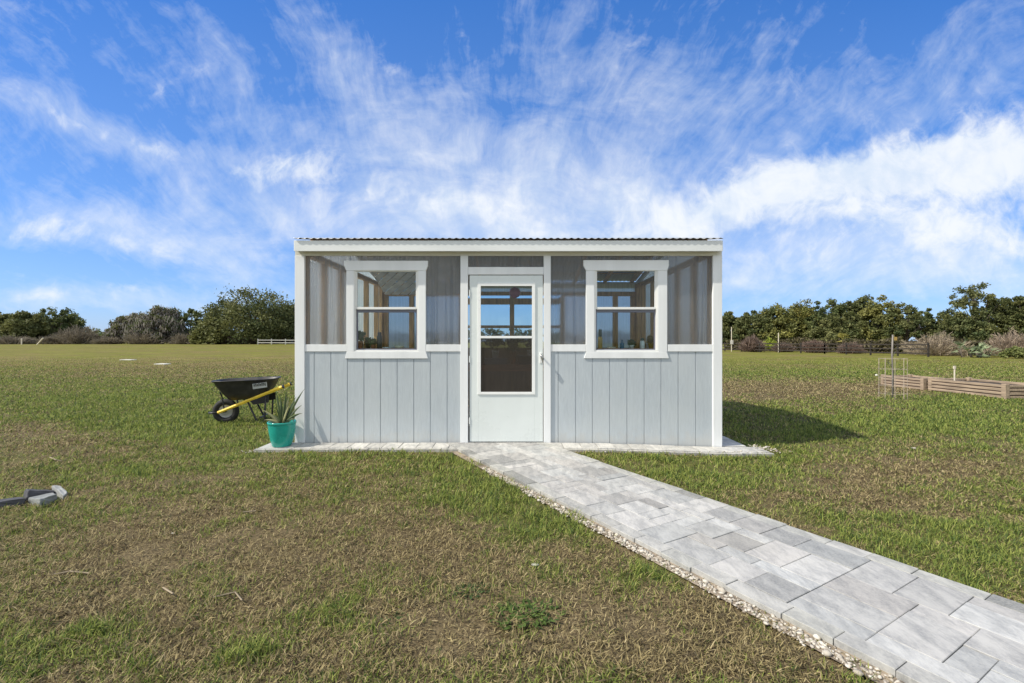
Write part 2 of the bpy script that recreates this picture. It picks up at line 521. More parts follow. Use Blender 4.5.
def poly_mat(name='clear_polycarbonate', clear=0.42, tint=(0.84, 0.86, 0.88), diff=0.36):
    m, T, b = nmat(name)
    T.n.remove(b)
    tc = T.n.new('ShaderNodeTexCoord')
    mp = T.n.new('ShaderNodeMapping'); mp.inputs['Scale'].default_value = (1, 1, 0.02)
    T.l.new(tc.outputs['Object'], mp.inputs[0])
    rib = T.noise(mp.outputs[0], 26, 3, 0.7)
    tr = T.n.new('ShaderNodeBsdfTransparent'); T.put(tr.inputs['Color'], tint)
    rf = T.n.new('ShaderNodeBsdfRefraction'); T.put(rf.inputs['Color'], tint)
    rf.inputs['Roughness'].default_value = 0.22; rf.inputs['IOR'].default_value = 1.06
    tl = T.n.new('ShaderNodeBsdfTranslucent'); T.put(tl.inputs['Color'], (0.75, 0.78, 0.80))
    gl = T.n.new('ShaderNodeBsdfGlossy'); gl.inputs['Roughness'].default_value = 0.12
    a = T.n.new('ShaderNodeMixShader'); a.inputs[0].default_value = diff
    T.l.new(rf.outputs[0], a.inputs[1]); T.l.new(tl.outputs[0], a.inputs[2])
    c = T.n.new('ShaderNodeMixShader'); T.put(c.inputs[0], T.ramp(rib, 0.35, 0.65, clear - 0.16, clear + 0.16))
    T.l.new(a.outputs[0], c.inputs[1]); T.l.new(tr.outputs[0], c.inputs[2])
    df = T.n.new('ShaderNodeBsdfDiffuse'); T.put(df.inputs['Color'], (0.66, 0.66, 0.65))
    k = T.n.new('ShaderNodeMixShader'); T.put(k.inputs[0], T.ramp(rib, 0.35, 0.65, 0.04, 0.10))
    T.l.new(c.outputs[0], k.inputs[1]); T.l.new(df.outputs[0], k.inputs[2]); c = k
    lw = T.n.new('ShaderNodeLayerWeight'); lw.inputs['Blend'].default_value = 0.12
    d = T.n.new('ShaderNodeMixShader')
    T.put(d.inputs[0], T.m('ADD', T.m('MULTIPLY', lw.outputs['Fresnel'], 0.6), 0.02))
    T.l.new(c.outputs[0], d.inputs[1]); T.l.new(gl.outputs[0], d.inputs[2])
    T.l.new(d.outputs[0], T.n['Material Output'].inputs['Surface'])
    return m


def glass_mat(name, tint, refl=1.0, mesh=0.0):
    m, T, b = nmat(name)
    T.n.remove(b)
    tr = T.n.new('ShaderNodeBsdfTransparent'); T.put(tr.inputs['Color'], tint)
    gl = T.n.new('ShaderNodeBsdfGlossy'); gl.inputs['Roughness'].default_value = 0.0
    lw = T.n.new('ShaderNodeLayerWeight'); lw.inputs['Blend'].default_value = 0.15
    d = T.n.new('ShaderNodeMixShader')
    T.put(d.inputs[0], T.m('ADD', T.m('MULTIPLY', lw.outputs['Fresnel'], refl), 0.02))
    T.l.new(tr.outputs[0], d.inputs[1]); T.l.new(gl.outputs[0], d.inputs[2])
    res = d.outputs[0]
    if mesh:                       # woven grey insect screen
        df = T.n.new('ShaderNodeBsdfDiffuse'); T.put(df.inputs['Color'], (0.30, 0.27, 0.25))
        e = T.n.new('ShaderNodeMixShader'); e.inputs[0].default_value = mesh
        T.l.new(res, e.inputs[1]); T.l.new(df.outputs[0], e.inputs[2]); res = e.outputs[0]
    T.l.new(res, T.n['Material Output'].inputs['Surface'])
    return m


M['siding'] = siding_mat()
M['poly'] = poly_mat()
M['poly_back'] = poly_mat('hazy_polycarbonate', 0.25, (0.80, 0.83, 0.84), 0.45)
M['poly_side'] = poly_mat('milky_polycarbonate', 0.22, (0.93, 0.90, 0.85), 0.62)
M['glass'] = glass_mat('window_glass', (0.86, 0.92, 0.93))
M['screen'] = glass_mat('insect_screened_glass', (0.55, 0.55, 0.55), 0.6, 0.10)


def paver_mat():
    m, T, b = nmat('marbled_concrete_pavers')
    vc = T.n.new('ShaderNodeVertexColor'); vc.layer_name = 'Col'
    tc = T.n.new('ShaderNodeTexCoord')
    mp = T.n.new('ShaderNodeMapping'); mp.inputs['Rotation'].default_value = (0, 0, R(30)); mp.inputs['Scale'].default_value = (2.0, 0.8, 1)
    T.l.new(tc.outputs['Object'], mp.inputs[0])
    n1 = T.noise(mp.outputs[0], 7.5, 10, 0.74, 0.3)
    n2 = T.noise(tc.outputs['Object'], 95, 4, 0.6)
    n3 = T.noise(tc.outputs['Object'], 1.1, 3, 0.5)
    f = T.ramp(n1, 0.34, 0.64)
    c = T.mix(f, (0.66, 0.67, 0.69), (1.16, 1.15, 1.13))
    c = T.mix(1.0, vc.outputs[0], c, 'MULTIPLY')
    c = T.mix(T.ramp(n2, 0.3, 0.75, 0, 0.35), c, (0.62, 0.61, 0.58))
    c = T.mix(T.ramp(n3, 0.5, 0.75, 0, 0.25), c, (0.50, 0.48, 0.43))
    c = T.mix(1.0, c, (0.745, 0.74, 0.72), 'MULTIPLY')
    T.put(b.inputs['Base Color'], c)
    b.inputs['Roughness'].default_value = 0.8
    bp = T.n.new('ShaderNodeBump'); bp.inputs['Strength'].default_value = 0.35; bp.inputs['Distance'].default_value = 0.003
    T.l.new(n2, bp.inputs['Height']); T.l.new(bp.outputs[0], b.inputs['Normal'])
    return m


M['paver'] = paver_mat()

# ------------------------------------------------------------------ lawn
PD = (0.5, -0.866)                # along the path, towards the viewer
P_LO, P_HI = 2.09, 3.14
WALL_Y = 5.60
AP_X0, AP_X1, AP_Y = -2.93, 2.84, 5.25
SH_X0, SH_X1, SH_Y1 = -2.64, 2.555, 9.20

GREEN = [  # px, py, rx, ry, amount: where the photograph's turf is green
    (190, 428, 115, 24, 0.75), (120, 470, 120, 18, 0.14), (300, 465, 60, 12, 0.10), (500, 500, 65, 32, 0.75),
    (560, 520, 60, 22, 0.55), (640, 575, 60, 20, 0.30), (420, 470, 70, 22, 0.15), (200, 575, 50, 18, 0.22),
    (720, 470, 90, 16, 0.60), (900, 425, 160, 16, 0.5), (860, 540, 70, 22, 0.38), (980, 560, 70, 40, 0.5), (820, 515, 50, 12, 0.25),
    (780, 450, 60, 12, 0.25), (980, 400, 80, 10, 0.5), (120, 395, 150, 10, 0.22), (30, 415, 60, 14, 0.25), (520, 617, 22, 14, 0.3),
    (110, 520, 60, 14, 0.12), (350, 605, 20, 10, 0.3), (245, 655, 30, 8, 0.3), (870, 372, 150, 8, 0.25), (60, 640, 60, 30, 0.12)]
BROWN = [
    (800, 388, 110, 9, 0.70), (930, 463, 130, 15, 0.50), (850, 505, 60, 12, 0.25), (800, 530, 60, 10, 0.3), (330, 560, 260, 50, 0.30), (600, 640, 180, 36, 0.42), (240, 365, 200, 8, 0.25),
    (60, 440, 90, 16, 0.35), (860, 480, 60, 10, 0.2), (440, 545, 60, 20, 0.25), (120, 600, 120, 40, 0.15), (960, 436, 80, 7, 0.3), (930, 387, 60, 6, 0.3), (700, 655, 120, 22, 0.35)]


def turf(x, y):
    """share of green blades, 0..1"""
    x = np.asarray(x, float); y = np.asarray(y, float)
    ys = np.maximum(y, 0.4)
    px = CX + x / ys * FPX
    py = CY + CAMH / ys * FPX
    base = 0.50 + 0.05 * ss(360, 700, px) * ss(620, 500, py)
    for a, b, rx, ry, k in GREEN:
        base = base + k * np.exp(-((px - a) / rx) ** 2 - ((py - b) / ry) ** 2)
    for a, b, rx, ry, k in BROWN:
        base = base - k * np.exp(-((px - a) / rx) ** 2 - ((py - b) / ry) ** 2)
    n = 0.55 * (fbm(x * 1.3, y * 1.3, 11) - 0.5) + 0.75 * (fbm(x * 4.5, y * 4.5, 23) - 0.5) + 0.7 * (fbm(x * 13, y * 13, 29, 2) - 0.5) * ss(14, 5, y) + 0.5 * (fbm(x * 0.22, y * 0.35, 31) - 0.5)
    return np.clip(base + n * 0.9, 0.03, 0.97)


def ground_mat():
    m, T, b = nmat('lawn_ground')
    at_ = T.n.new('ShaderNodeAttribute'); at_.attribute_name = 'green'
    tc = T.n.new('ShaderNodeTexCoord')
    g = at_.outputs['Fac']
    o = tc.outputs['Object']
    n1 = T.noise(o, 2.2, 6, 0.7)
    n2 = T.noise(o, 26, 5, 0.65)
    n3 = T.noise(o, 90, 3, 0.6)
    n4 = T.noise(o, 0.16, 6, 0.65)
    n6 = T.noise(o, 0.7, 5, 0.7)
    gg = T.m('ADD', g, T.m('ADD', T.m('MULTIPLY', T.m('SUBTRACT', n2, 0.5), 0.9), T.m('MULTIPLY', T.m('ADD', T.m('MULTIPLY', T.m('SUBTRACT', n4, 0.48), 2.2), T.m('MULTIPLY', T.m('SUBTRACT', n6, 0.5), 1.1)), 1.0)), clamp=True)
    dry = T.mix(T.ramp(n3, 0.3, 0.7), (0.10, 0.078, 0.030), (0.25, 0.20, 0.072))
    grn = T.mix(T.ramp(n1, 0.3, 0.7), (0.115, 0.122, 0.020), (0.19, 0.185, 0.034))
    c = T.mix(T.ramp(gg, 0.15, 0.75), dry, grn)
    th = T.n.new('ShaderNodeAttribute'); th.attribute_name = 'thatch'
    n5 = T.noise(o, 330, 4, 0.65)
    soil = T.mix(T.ramp(T.m('ADD', T.m('MULTIPLY', n3, .5), T.m('MULTIPLY', n5, .5)), 0.38, 0.62), (0.045, 0.033, 0.019), (0.21, 0.165, 0.09))
    soil = T.mix(T.m('MULTIPLY', T.ramp(gg, 0.3, 0.8), 0.55), soil, (0.075, 0.095, 0.018))
    mp = T.n.new('ShaderNodeMapping'); mp.inputs['Scale'].default_value = (0.35, 1.0, 1.0)
    T.l.new(o, mp.inputs[0])
    n7 = T.m('ADD', T.m('MULTIPLY', T.noise(mp.outputs[0], 0.55, 6, 0.72), .6), T.m('MULTIPLY', T.noise(o, 5.0, 5, 0.75), .4))
    shade = T.ramp(n7, 0.36, 0.64, 0.70, 1.20)
    c = T.mix(1.0, c, T.xyz(shade, shade, shade), 'MULTIPLY')
    c = T.mix(th.outputs['Fac'], c, soil)
    T.put(b.inputs['Base Color'], c)
    b.inputs['Roughness'].default_value = 0.95
    b.inputs['Specular IOR Level'].default_value = 0.1
    bp = T.n.new('ShaderNodeBump'); bp.inputs['Strength'].default_value = 0.6; bp.inputs['Distance'].default_value = 0.02
    T.l.new(n2, bp.inputs['Height']); T.l.new(bp.outputs[0], b.inputs['Normal'])
    return m


def graded(lo, hi, c, fine, growth):
    r = [c]; s = fine
    while r[-1] < hi:
        r.append(r[-1] + s); s *= growth
    l = [c]; s = fine
    while l[-1] > lo:
        l.append(l[-1] - s); s *= growth
    return np.array(l[:0:-1] + r)


def make_lawn():
    xs = graded(-2500, 2500, 0.3, 0.05, 1.022)
    ys = graded(-300, 3500, 3.0, 0.05, 1.022)
    X, Y = np.meshgrid(xs, ys)
    x = X.ravel(); y = Y.ravel()
    V = np.stack([x, y, ground(x, y)], 1)
    nx, ny = len(xs), len(ys)
    i = np.arange(ny - 1)[:, None] * nx + np.arange(nx - 1)[None, :]
    F = np.stack([i, i + 1, i + 1 + nx, i + nx], -1).reshape(-1, 4)
    me = fast_mesh('lawn', V, F, attrs={'green': turf(x, y), 'thatch': 1 - ss(9, 34, np.hypot(x, y))}, smooth=True)
    o = link('lawn', me, ground_mat())
    tag(o, kind='structure')


make_lawn()


def paved(x, y, grow=0.0):
    n = x * PN[0] + y * PN[1]
    onpath = (n > P_LO - 0.02 - grow) & (n < P_HI + 0.0 + grow) & (y < WALL_Y)
    apron = (x > AP_X0 - grow) & (x < AP_X1 + grow) & (y > AP_Y - grow) & (y < WALL_Y + 0.1)
    shed = (x > SH_X0 - 0.02) & (x < SH_X1 + 0.30) & (y > AP_Y - grow) & (y < SH_Y1 + 0.05)
    return onpath | apron | shed


def make_grass():
    Ymax = 42.0
    parts = []
    N = 1350000
    # density ~ 1/Y^1.5 inside the view wedge and a margin round it
    t = RNG.random(N)
    p = 0.32
    Y = (1.15 ** p + t * (Ymax ** p - 1.15 ** p)) ** (1 / p)
    Xh = Y * 1.30 + 0.9
    X = (RNG.random(N) * 2 - 1) * Xh
    keep = ~paved(X, Y) & (RNG.random(N) > ss(8, 41, Y))
    n = X * PN[0] + Y * PN[1]
    strip = (n > P_LO - 0.13) & (n <= P_LO) & (Y < WALL_Y)
    keep &= ~(strip & (RNG.random(N) > 0.10 + 0.8 * (fbm(X * 3, Y * 3, 77) > 0.56)))
    thin = fbm(X * 1.9, Y * 1.9, 91, 4)
    keep &= RNG.random(N) < np.where(Y < 12, 0.35 + 0.65 * ss(0.33, 0.47, thin), 1)
    X, Y = X[keep], Y[keep]
    g = turf(X, Y)
    N = len(X)
    r = RNG.random(N)
    clump = fbm(X * 7, Y * 7, 41, 3)
    green = r < np.clip(g * 1.0 + (clump - 0.5) * 0.9, 0.02, 0.98)
    dead = ~green
    Z = ground(X, Y)
    far = np.clip(Y / 3.5, 0.75, 5.0)
    L = np.where(green, RNG.uniform(0.018, 0.052, N) * (0.65 + 0.8 * g), RNG.uniform(0.016, 0.050, N))
    W = np.where(green, RNG.uniform(0.003, 0.0065, N), RNG.uniform(0.0026, 0.0064, N)) * far
    L = L * np.clip(far ** 0.3, 0.9, 1.25)
    L = L * (0.55 + 1.0 * clump)
    yaw = RNG.uniform(0, 2 * np.pi, N)
    # elevation of the blade: green stands, dead lies matted
    el0 = np.where(green, RNG.uniform(0.55, 1.45, N), RNG.uniform(0.02, 0.95, N))
    el1 = el0 - np.where(green, RNG.uniform(0.1, 1.0, N), RNG.uniform(-0.1, 0.4, N))
    d = np.stack([np.cos(yaw), np.sin(yaw)], 1)
    s = np.stack([-np.sin(yaw), np.cos(yaw)], 1)
    base = np.stack([X, Y, Z + np.where(green, -0.003, RNG.uniform(0, 0.012, N))], 1)

    def step(b, el, l):
        q = b.copy()
        q[:, :2] += d * (np.cos(el) * l)[:, None]
        q[:, 2] += np.sin(el) * l
        return q
    mid = step(base, el0, L * 0.5)
    tip = step(mid, el1, L * 0.5)
    tip[:, 2] = np.maximum(tip[:, 2], Z + 0.002)
    sw = np.zeros((N, 3)); sw[:, :2] = s * (W * 0.5)[:, None]
    tw = RNG.uniform(-0.6, 0.6, N) * W
    sw[:, 2] = tw * 0.5
    V = np.stack([base - sw, base + sw, mid - sw * 0.85, mid + sw * 0.85, tip], 1).reshape(-1, 3)
    k = (np.arange(N) * 5)[:, None]
    F = np.concatenate([k + np.array([[0, 1, 3]]), k + np.array([[0, 3, 2]]), k + np.array([[2, 3, 4]])], 0)
    c = np.zeros((N, 3))
    h = RNG.random(N)[:, None]; h2 = RNG.random(N)[:, None]
    h3 = RNG.random(N)[:, None]
    cg = (1 - h) * np.array([0.115, 0.180, 0.028]) + h * np.array([0.36, 0.385, 0.100])
    cg = np.where(h2 < 0.22, (1 - h3) * np.array([0.04, 0.075, 0.018]) + h3 * np.array([0.10, 0.15, 0.05]), cg)
    cd = (1 - h) * np.array([0.165, 0.130, 0.060]) + h * np.array([0.47, 0.385, 0.195])
    cd = np.where(h2 < 0.26, (1 - h3) * np.array([0.06, 0.043, 0.024]) + h3 * np.array([0.13, 0.10, 0.06]), cd)
    cd = np.where(h2 > 0.94, (1 - h3) * np.array([0.40, 0.32, 0.16]) + h3 * np.array([0.54, 0.45, 0.26]), cd)
    c = np.where(green[:, None], cg, cd)
    me = fast_mesh('grass', V, F, np.repeat(c, 5, 0))
    o = link('grass', me, M['grass'])
    tag(o, 'short patchy lawn grass, part green and part dry', 'grass', kind='stuff')


make_grass()


# ------------------------------------------------------------------ paving
def clip(poly, nx, ny, c):
    """keep the side where nx*x + ny*y <= c"""
    out = []
    for i in range(len(poly)):
        a, b = poly[i], poly[(i + 1) % len(poly)]
        da, db = nx * a[0] + ny * a[1] - c, nx * b[0] + ny * b[1] - c
        if da <= 0: out.append(a)
        if (da < 0 < db) or (db < 0 < da):
            t = da / (da - db)
            out.append((a[0] + t * (b[0] - a[0]), a[1] + t * (b[1] - a[1])))
    return out


class Pavers:
    def __init__(self):
        self.v = []; self.f = []; self.c = []

    def add(self, poly, ztop, thick, col, cham=0.0025):
        n = len(poly)
        if n < 3: return
        area = sum(poly[i][0] * poly[(i + 1) % n][1] - poly[(i + 1) % n][0] * poly[i][1] for i in range(n)) / 2
        if abs(area) < 0.0008: return
        if area < 0: poly = poly[::-1]
        cx = sum(p[0] for p in poly) / n; cy = sum(p[1] for p in poly) / n
        tx, ty, dz = random.uniform(-.008, .008), random.uniform(-.008, .008), random.uniform(-.0022, .0022)
        b = len(self.v)

        def zz(p): return ztop + dz + tx * (p[0] - cx) + ty * (p[1] - cy) + float(dip(p[0], p[1]))
        ins = []
        for p in poly:
            v = Vector((cx - p[0], cy - p[1])); l = max(v.length, 1e-4)
            ins.append((p[0] + v.x / l * cham * 1.4, p[1] + v.y / l * cham * 1.4))
        self.v += [(p[0], p[1], zz(p)) for p in ins]
        self.v += [(p[0], p[1], zz(p) - cham) for p in poly]
        self.v += [(p[0], p[1], zz(p) - thick) for p in poly]
        self.c += [col] * (3 * n)
        self.f.append(tuple(b + i for i in range(n)))
        for k in (0, n):
            for i in range(n):
                j = (i + 1) % n
                self.f.append((b + k + i, b + k + n + i, b + k + n + j, b + k + j))

    def build(self, name):
        me = bpy.data.meshes.new(name)
        me.from_pydata(self.v, [], self.f); me.update()
        a = me.color_attributes.new('Col', 'FLOAT_COLOR', 'POINT')
        cc = np.ones((len(self.v), 4), np.float32); cc[:, :3] = np.array(self.c)
        a.data.foreach_set('color', cc.ravel())
        return link(name, me, M['paver'])


def make_path():
    P = Pavers()
    org = (P_LO * PN[0], P_LO * PN[1])          # point on left edge line

    def rect(n0, n1, d0, d1, g=0.0016):
        pts = []
        for n, d in ((n0 + g, d0 + g), (n1 - g, d0 + g), (n1 - g, d1 - g), (n0 + g, d1 - g)):
            pts.append((org[0] + PN[0] * n + PD[0] * d, org[1] + PN[1] * n + PD[1] * d))
        return clip(pts, 0, 1, WALL_Y - 0.025)
    d_start, d_end = -7.0, 2.2
    # interior
    U = 0.105
    rows = int((d_end - d_start) / U)
    occ = np.zeros((rows, 8), bool)
    rnd = random.Random(5)
    sizes = [(2, 3), (3, 2), (2, 2), (2, 2), (3, 3), (2, 1), (1, 2), (3, 1), (1, 1), (1, 3)]
    wts = [5, 5, 2.5, 2.5, 0.6, 2.5, 2.5, 1, .4, 1]
    for r in range(rows):
        for c in range(8):
            if occ[r, c]: continue
            opts = []
            for (sr, sc), w in zip(sizes, wts):
                if r + sr <= rows and c + sc <= 8 and not occ[r:r + sr, c:c + sc].any():
                    opts.append(((sr, sc), w))
            if not opts: sr = sc = 1
            else: sr, sc = rnd.choices([o for o, _ in opts], [w for _, w in opts])[0]
            occ[r:r + sr, c:c + sc] = True
            t = rnd.random()
            v = rnd.uniform(0.42, 0.60) if t < 0.72 else rnd.uniform(0.30, 0.42)
            warm = rnd.uniform(-0.015, 0.012)
            P.add(rect(0.105 + c * U, 0.105 + (c + sc) * U, d_start + r * U, d_start + (r + sr) * U), 0.040, 0.06,
                  (v + warm, v, v - warm * 0.6 + 0.008))
    for side in (0, 1):
        d = d_start
        while d < d_end:
            l = rnd.choice((0.21, 0.21, 0.28))
            t = rnd.random()
            if t < (0.36 if side == 0 else 0.22): col = (0.25, 0.255, 0.255)
            elif t < 0.6: col = (0.46, 0.465, 0.45)
            else: v = rnd.uniform(0.42, 0.58); col = (v, v, v * 0.99)
            j = rnd.uniform(-0.006, 0.006)
            if side == 0: P.add(rect(0.0 + j, 0.105, d, d + l), 0.040, 0.07, col)
            else: P.add(rect(0.945, 1.05 + j, d, d + l), 0.040, 0.07, col)
            d += l
    o = P.build('path')
    tag(o, kind='structure')
    # apron along the wall
    A = Pavers()
    for x0, x1 in ((AP_X0, -0.2), (0.2, AP_X1)):
        x = x0
        while x < x1 - 0.05:
            l = rnd.uniform(0.18, 0.22)
            v = rnd.uniform(0.52, 0.66)
            for seg in ((AP_Y + 0.052, WALL_Y - 0.025),):
                poly = [(x + .003, seg[0] + .003), (x + l - .003, seg[0] + .003), (x + l - .003, seg[1] - .003), (x + .003, seg[1] - .003)]
                poly = clip(poly, PN[0], PN[1], P_LO - .004) if x0 < 0 else clip(poly, -PN[0], -PN[1], -P_HI - .004)
                A.add(poly, 0.040, 0.06, (v, v * .99, v * .97))
            x += l
        x = x0 - 0.02
        while x < x1 - 0.05:
            l = rnd.uniform(0.38, 0.46)
            v = rnd.uniform(0.50, 0.60)
            poly = [(x + .003, AP_Y), (x + l - .003, AP_Y), (x + l - .003, AP_Y + .049), (x + .003, AP_Y + .049)]
            poly = clip(poly, PN[0], PN[1], P_LO - .004) if x0 < 0 else clip(poly, -PN[0], -PN[1], -P_HI - .004)
            A.add(poly, 0.034, 0.06, (v, v * .98, v * .94))
            x += l
    # side return on the right of the shed
    y = WALL_Y
    while y < SH_Y1:
        l = 0.2
        v = rnd.uniform(0.5, 0.62)
        A.add([(SH_X1 + .02, y + .003), (SH_X1 + .30, y + .003), (SH_X1 + .30, y + l - .003), (SH_X1 + .02, y + l - .003)], 0.040, 0.06, (v, v, v * .98))
        y += l
    o = A.build('pavement')
    tag(o, kind='structure')
    # bedding below the joints
    B = MB()
    pts = []
    for n, d in ((-0.085, d_start), (1.0, d_start), (1.0, d_end), (-0.085, d_end)):
        pts.append((org[0] + PN[0] * n + PD[0] * d, org[1] + PN[1] * n + PD[1] * d))
    pts = clip(pts, 0, 1, WALL_Y - 0.03)
    B.add([(x, y, 0.012) for x, y in pts], [tuple(range(len(pts)))])
    mb = B.build('path_bed', pmat('sand_bed', (0.24, 0.195, 0.145), 0.95, 0.45, 14, 0.6, 120))
    if mb.data.polygons[0].normal.z < 0: mb.data.flip_normals()
    tag(mb, kind='structure')
    # pebbles along the left edge of the path
    ico = bmesh.new(); bmesh.ops.create_icosphere(ico, subdivisions=1, radius=1)
    iv = np.array([v.co[:] for v in ico.verts]); iff = np.array([[v.index for v in f.verts] for f in ico.faces]); ico.free()
    n = 3000
    dd = RNG.uniform(-4.1, 2.2, n)
    nn = -0.048 + RNG.normal(0, 0.024, n)
    X = org[0] + PN[0] * nn + PD[0] * dd; Y = org[1] + PN[1] * nn + PD[1] * dd
    # chips at the apron ends too
    m2 = 90
    X = np.concatenate([X, RNG.normal(2.97, 0.09, m2), RNG.normal(-3.0, 0.06, 25), RNG.uniform(0.75, 2.9, 60)])
    Y = np.concatenate([Y, RNG.normal(5.42, 0.10, m2), RNG.normal(5.22, 0.05, 25), RNG.normal(5.215, 0.02, 60)])
    ok = ~((X * PN[0] + Y * PN[1] > P_LO - .006) & (X * PN[0] + Y * PN[1] < P_HI)) & (Y < 5.6)
    ok &= ~((X > AP_X0 - .02) & (X < AP_X1) & (Y > AP_Y))
    X, Y = X[ok], Y[ok]
    n = len(X)
    s = RNG.uniform(0.003, 0.0095, n) * (1 + (RNG.random(n) < .08) * 0.7)
    sc = np.stack([s * RNG.uniform(.8, 1.5, n), s * RNG.uniform(.8, 1.3, n), s * RNG.uniform(.5, .8, n)], 1)
    jit = 1 + RNG.uniform(-.38, .38, (n, len(iv), 1))
    V = iv[None] * jit * sc[:, None, :]
    an = RNG.uniform(0, 6.28, n); ca, sa = np.cos(an)[:, None], np.sin(an)[:, None]
    V = np.stack([V[..., 0] * ca - V[..., 1] * sa, V[..., 0] * sa + V[..., 1] * ca, V[..., 2]], -1)
    V += np.stack([X, Y, np.maximum(ground(X, Y), 0.012 * (X < 3)) + sc[:, 2] * 0.6], 1)[:, None, :]
    F = (iff[None] + (np.arange(n) * len(iv))[:, None, None]).reshape(-1, 3)
    h = RNG.random((n, 1))
    c = (1 - h) * np.array([0.27, 0.23, 0.18]) + h * np.array([0.58, 0.54, 0.47])
    me = fast_mesh('gravel', V.reshape(-1, 3), F, np.repeat(c, len(iv), 0))
    gm, T, b = nmat('pale_gravel')
    vc = T.n.new('ShaderNodeVertexColor'); vc.layer_name = 'Col'
    T.l.new(vc.outputs[0], b.inputs['Base Color']); b.inputs['Roughness'].default_value = 0.9
    tag(link('gravel', me, gm), 'pale pebbles along the edge of the paver path', 'gravel', kind='stuff')


make_path()

# ------------------------------------------------------------------ greenhouse shed
YF = WALL_Y            # face of the siding
def fx(px, y=5.59): return (px - CX) / FPX * y
def fz(py, y=5.59): return CAMH + (CY - py) / FPX * y


def make_shed():
    root = thing('greenhouse_shed', 'pale grey garden shed with white trim, clear side panels, two windows and a glazed door', 'shed', (0, YF, 0))
    og = (0, YF, 0)
    def mb(): return MB(og)
    zb = -0.03
    z_rail0, z_rail1 = fz(351.5), fz(344.5)
    x_l0, x_l1 = fx(295), fx(304.7)
    x_r0, x_r1 = fx(712.8), fx(722)
    d_l0, d_l1, d_r0, d_r1 = fx(460.5), fx(468), fx(543.7), fx(550.7)
    z_top = fz(256.5)
    # siding wings, each one sheet with cut grooves
    def siding(name, x0, x1, grooves):
        b = mb()
        edges = [x0] + grooves + [x1]
        b.box(x0, x1, YF + 0.008, YF + 0.016, zb, z_rail0 + 0.02)
        for i in range(len(edges) - 1):
            a = edges[i] + (0.0045 if i else 0); c = edges[i + 1] - (0.0045 if i < len(edges) - 2 else 0)
            b.box(a, c, YF, YF + 0.0079, zb, z_rail0 + 0.02)
        return b.build(name, M['siding'], root, 0.0015)
    siding('siding', x_l1 - .01, d_l0 + .01, [fx(v, 5.6) for v in (314.2, 330.8, 347.4, 364, 380.5, 397.2, 413.8, 430.4, 447.2)])
    siding('siding', d_r1 - .01, x_r0 + .01, [fx(v, 5.6) for v in (558.2, 575.6, 592.4, 609.7, 627, 644.2, 661, 678.2, 695.6)])
    # side and back siding
    def side_siding(x, sgn):
        b = mb()
        b.box(min(x, x - sgn * .008), max(x, x - sgn * .008), YF + .02, 9.2, zb, z_rail0)
        y = YF + .02
        while y < 9.2:
            b.box(min(x, x + sgn * .008), max(x, x + sgn * .008), y + .0045, min(y + .198, 9.2), zb, z_rail0)
            y += 0.2032
        b.build('siding', M['siding'], root)
    side_siding(x_l0 + 0.02, -1)
    side_siding(x_r1 - 0.02, 1)
    b = mb(); b.box(x_l0 + .02, x_r1 - .02, 9.19, 9.2, zb, 1.14)
    x = x_l0 + .02
    while x < x_r1 - .2:
        b.box(x + .0045, x + .198, 9.2, 9.208, zb, 1.14); x += .2032
    b.build('siding', M['siding'], root)
    # floor
    b = mb(); b.box(x_l0 + .03, x_r1 - .03, YF + .03, 9.18, -0.05, 0.045)
    b.build('floor_slab', M['concrete'], root)
    # corner trims
    T_ = 0.0175
    for (a, c) in ((x_l0, x_l1), (x_r0, x_r1)):
        b = mb(); b.box(a, c, YF - T_, YF + 0.02, zb, z_top + .01); b.build('corner_trim', M['trim'], root, 0.003)
    for xx, sg in ((x_l0, -1), (x_r1, 1)):
        b = mb(); b.box(xx - .02 if sg > 0 else xx, xx if sg > 0 else xx + .02, YF + .021, YF + .09, zb, 2.35); b.build('corner_trim', M['trim'], root, 0.003)
        b = mb(); b.box(xx - .02 if sg > 0 else xx, xx if sg > 0 else xx + .02, 9.1, 9.21, zb, 2.35); b.build('corner_trim', M['trim'], root, 0.003)
        b = mb(); b.box(xx - .022 if sg > 0 else xx - .004, xx + .004 if sg > 0 else xx + .022, YF + .091, 9.099, z_rail0, z_rail1); b.build('rail', M['trim'], root, 0.003)
    # door posts and header
    for (a, c) in ((d_l0, d_l1), (d_r0, d_r1)):
        b = mb(); b.box(a, c, YF - T_, YF + .02, 0.03, z_top + .01); b.build('door_post', M['trim'], root, 0.003)
    b = mb(); b.box(d_l1 + .001, d_r0 - .001, YF - 0.010, YF + .02, fz(274.6), fz(267)); b.build('door_header', M['trim'], root, 0.003)
    # rails under the glazing
    for a, c in ((x_l1, fx(346.3)), (fx(425.8), d_l0), (d_r1, fx(586)), (fx(667.9), x_r0)):
        b = mb(); b.box(a + .001, c - .001, YF - 0.0095, YF + .02, z_rail0, z_rail1); b.build('rail', M['trim'], root, 0.002)
    # frieze, fascia, roof
    b = mb(); b.box(x_l0 + .001, x_r1 - .001, YF - 0.012, YF + .02, z_top + .0105, 2.39); b.build('frieze', M['frieze'], root, 0.002)
    b = mb(); b.box(fx(294, 5.485), fx(722.7, 5.485), 5.482, 5.502, 2.341, 2.470); b.build('fascia', M['fascia'], root, 0.004)
    b = mb(); b.box(fx(294, 5.515), fx(722.7, 5.515), 9.30, 9.32, 2.341, 2.470); b.build('fascia', M['fascia'], root, 0.004)
    b = mb(); b.box(fx(294, 5.485) + .01, fx(722.7, 5.485) - .01, 5.503, 5.587, 2.372, 2.382); b.build('soffit', M['frieze'], root)
    yr, zr = 7.40, 2.872
    def rz(y): return 2.478 + (zr - 2.478) * (1 - abs(y - yr) / (yr - 5.47))
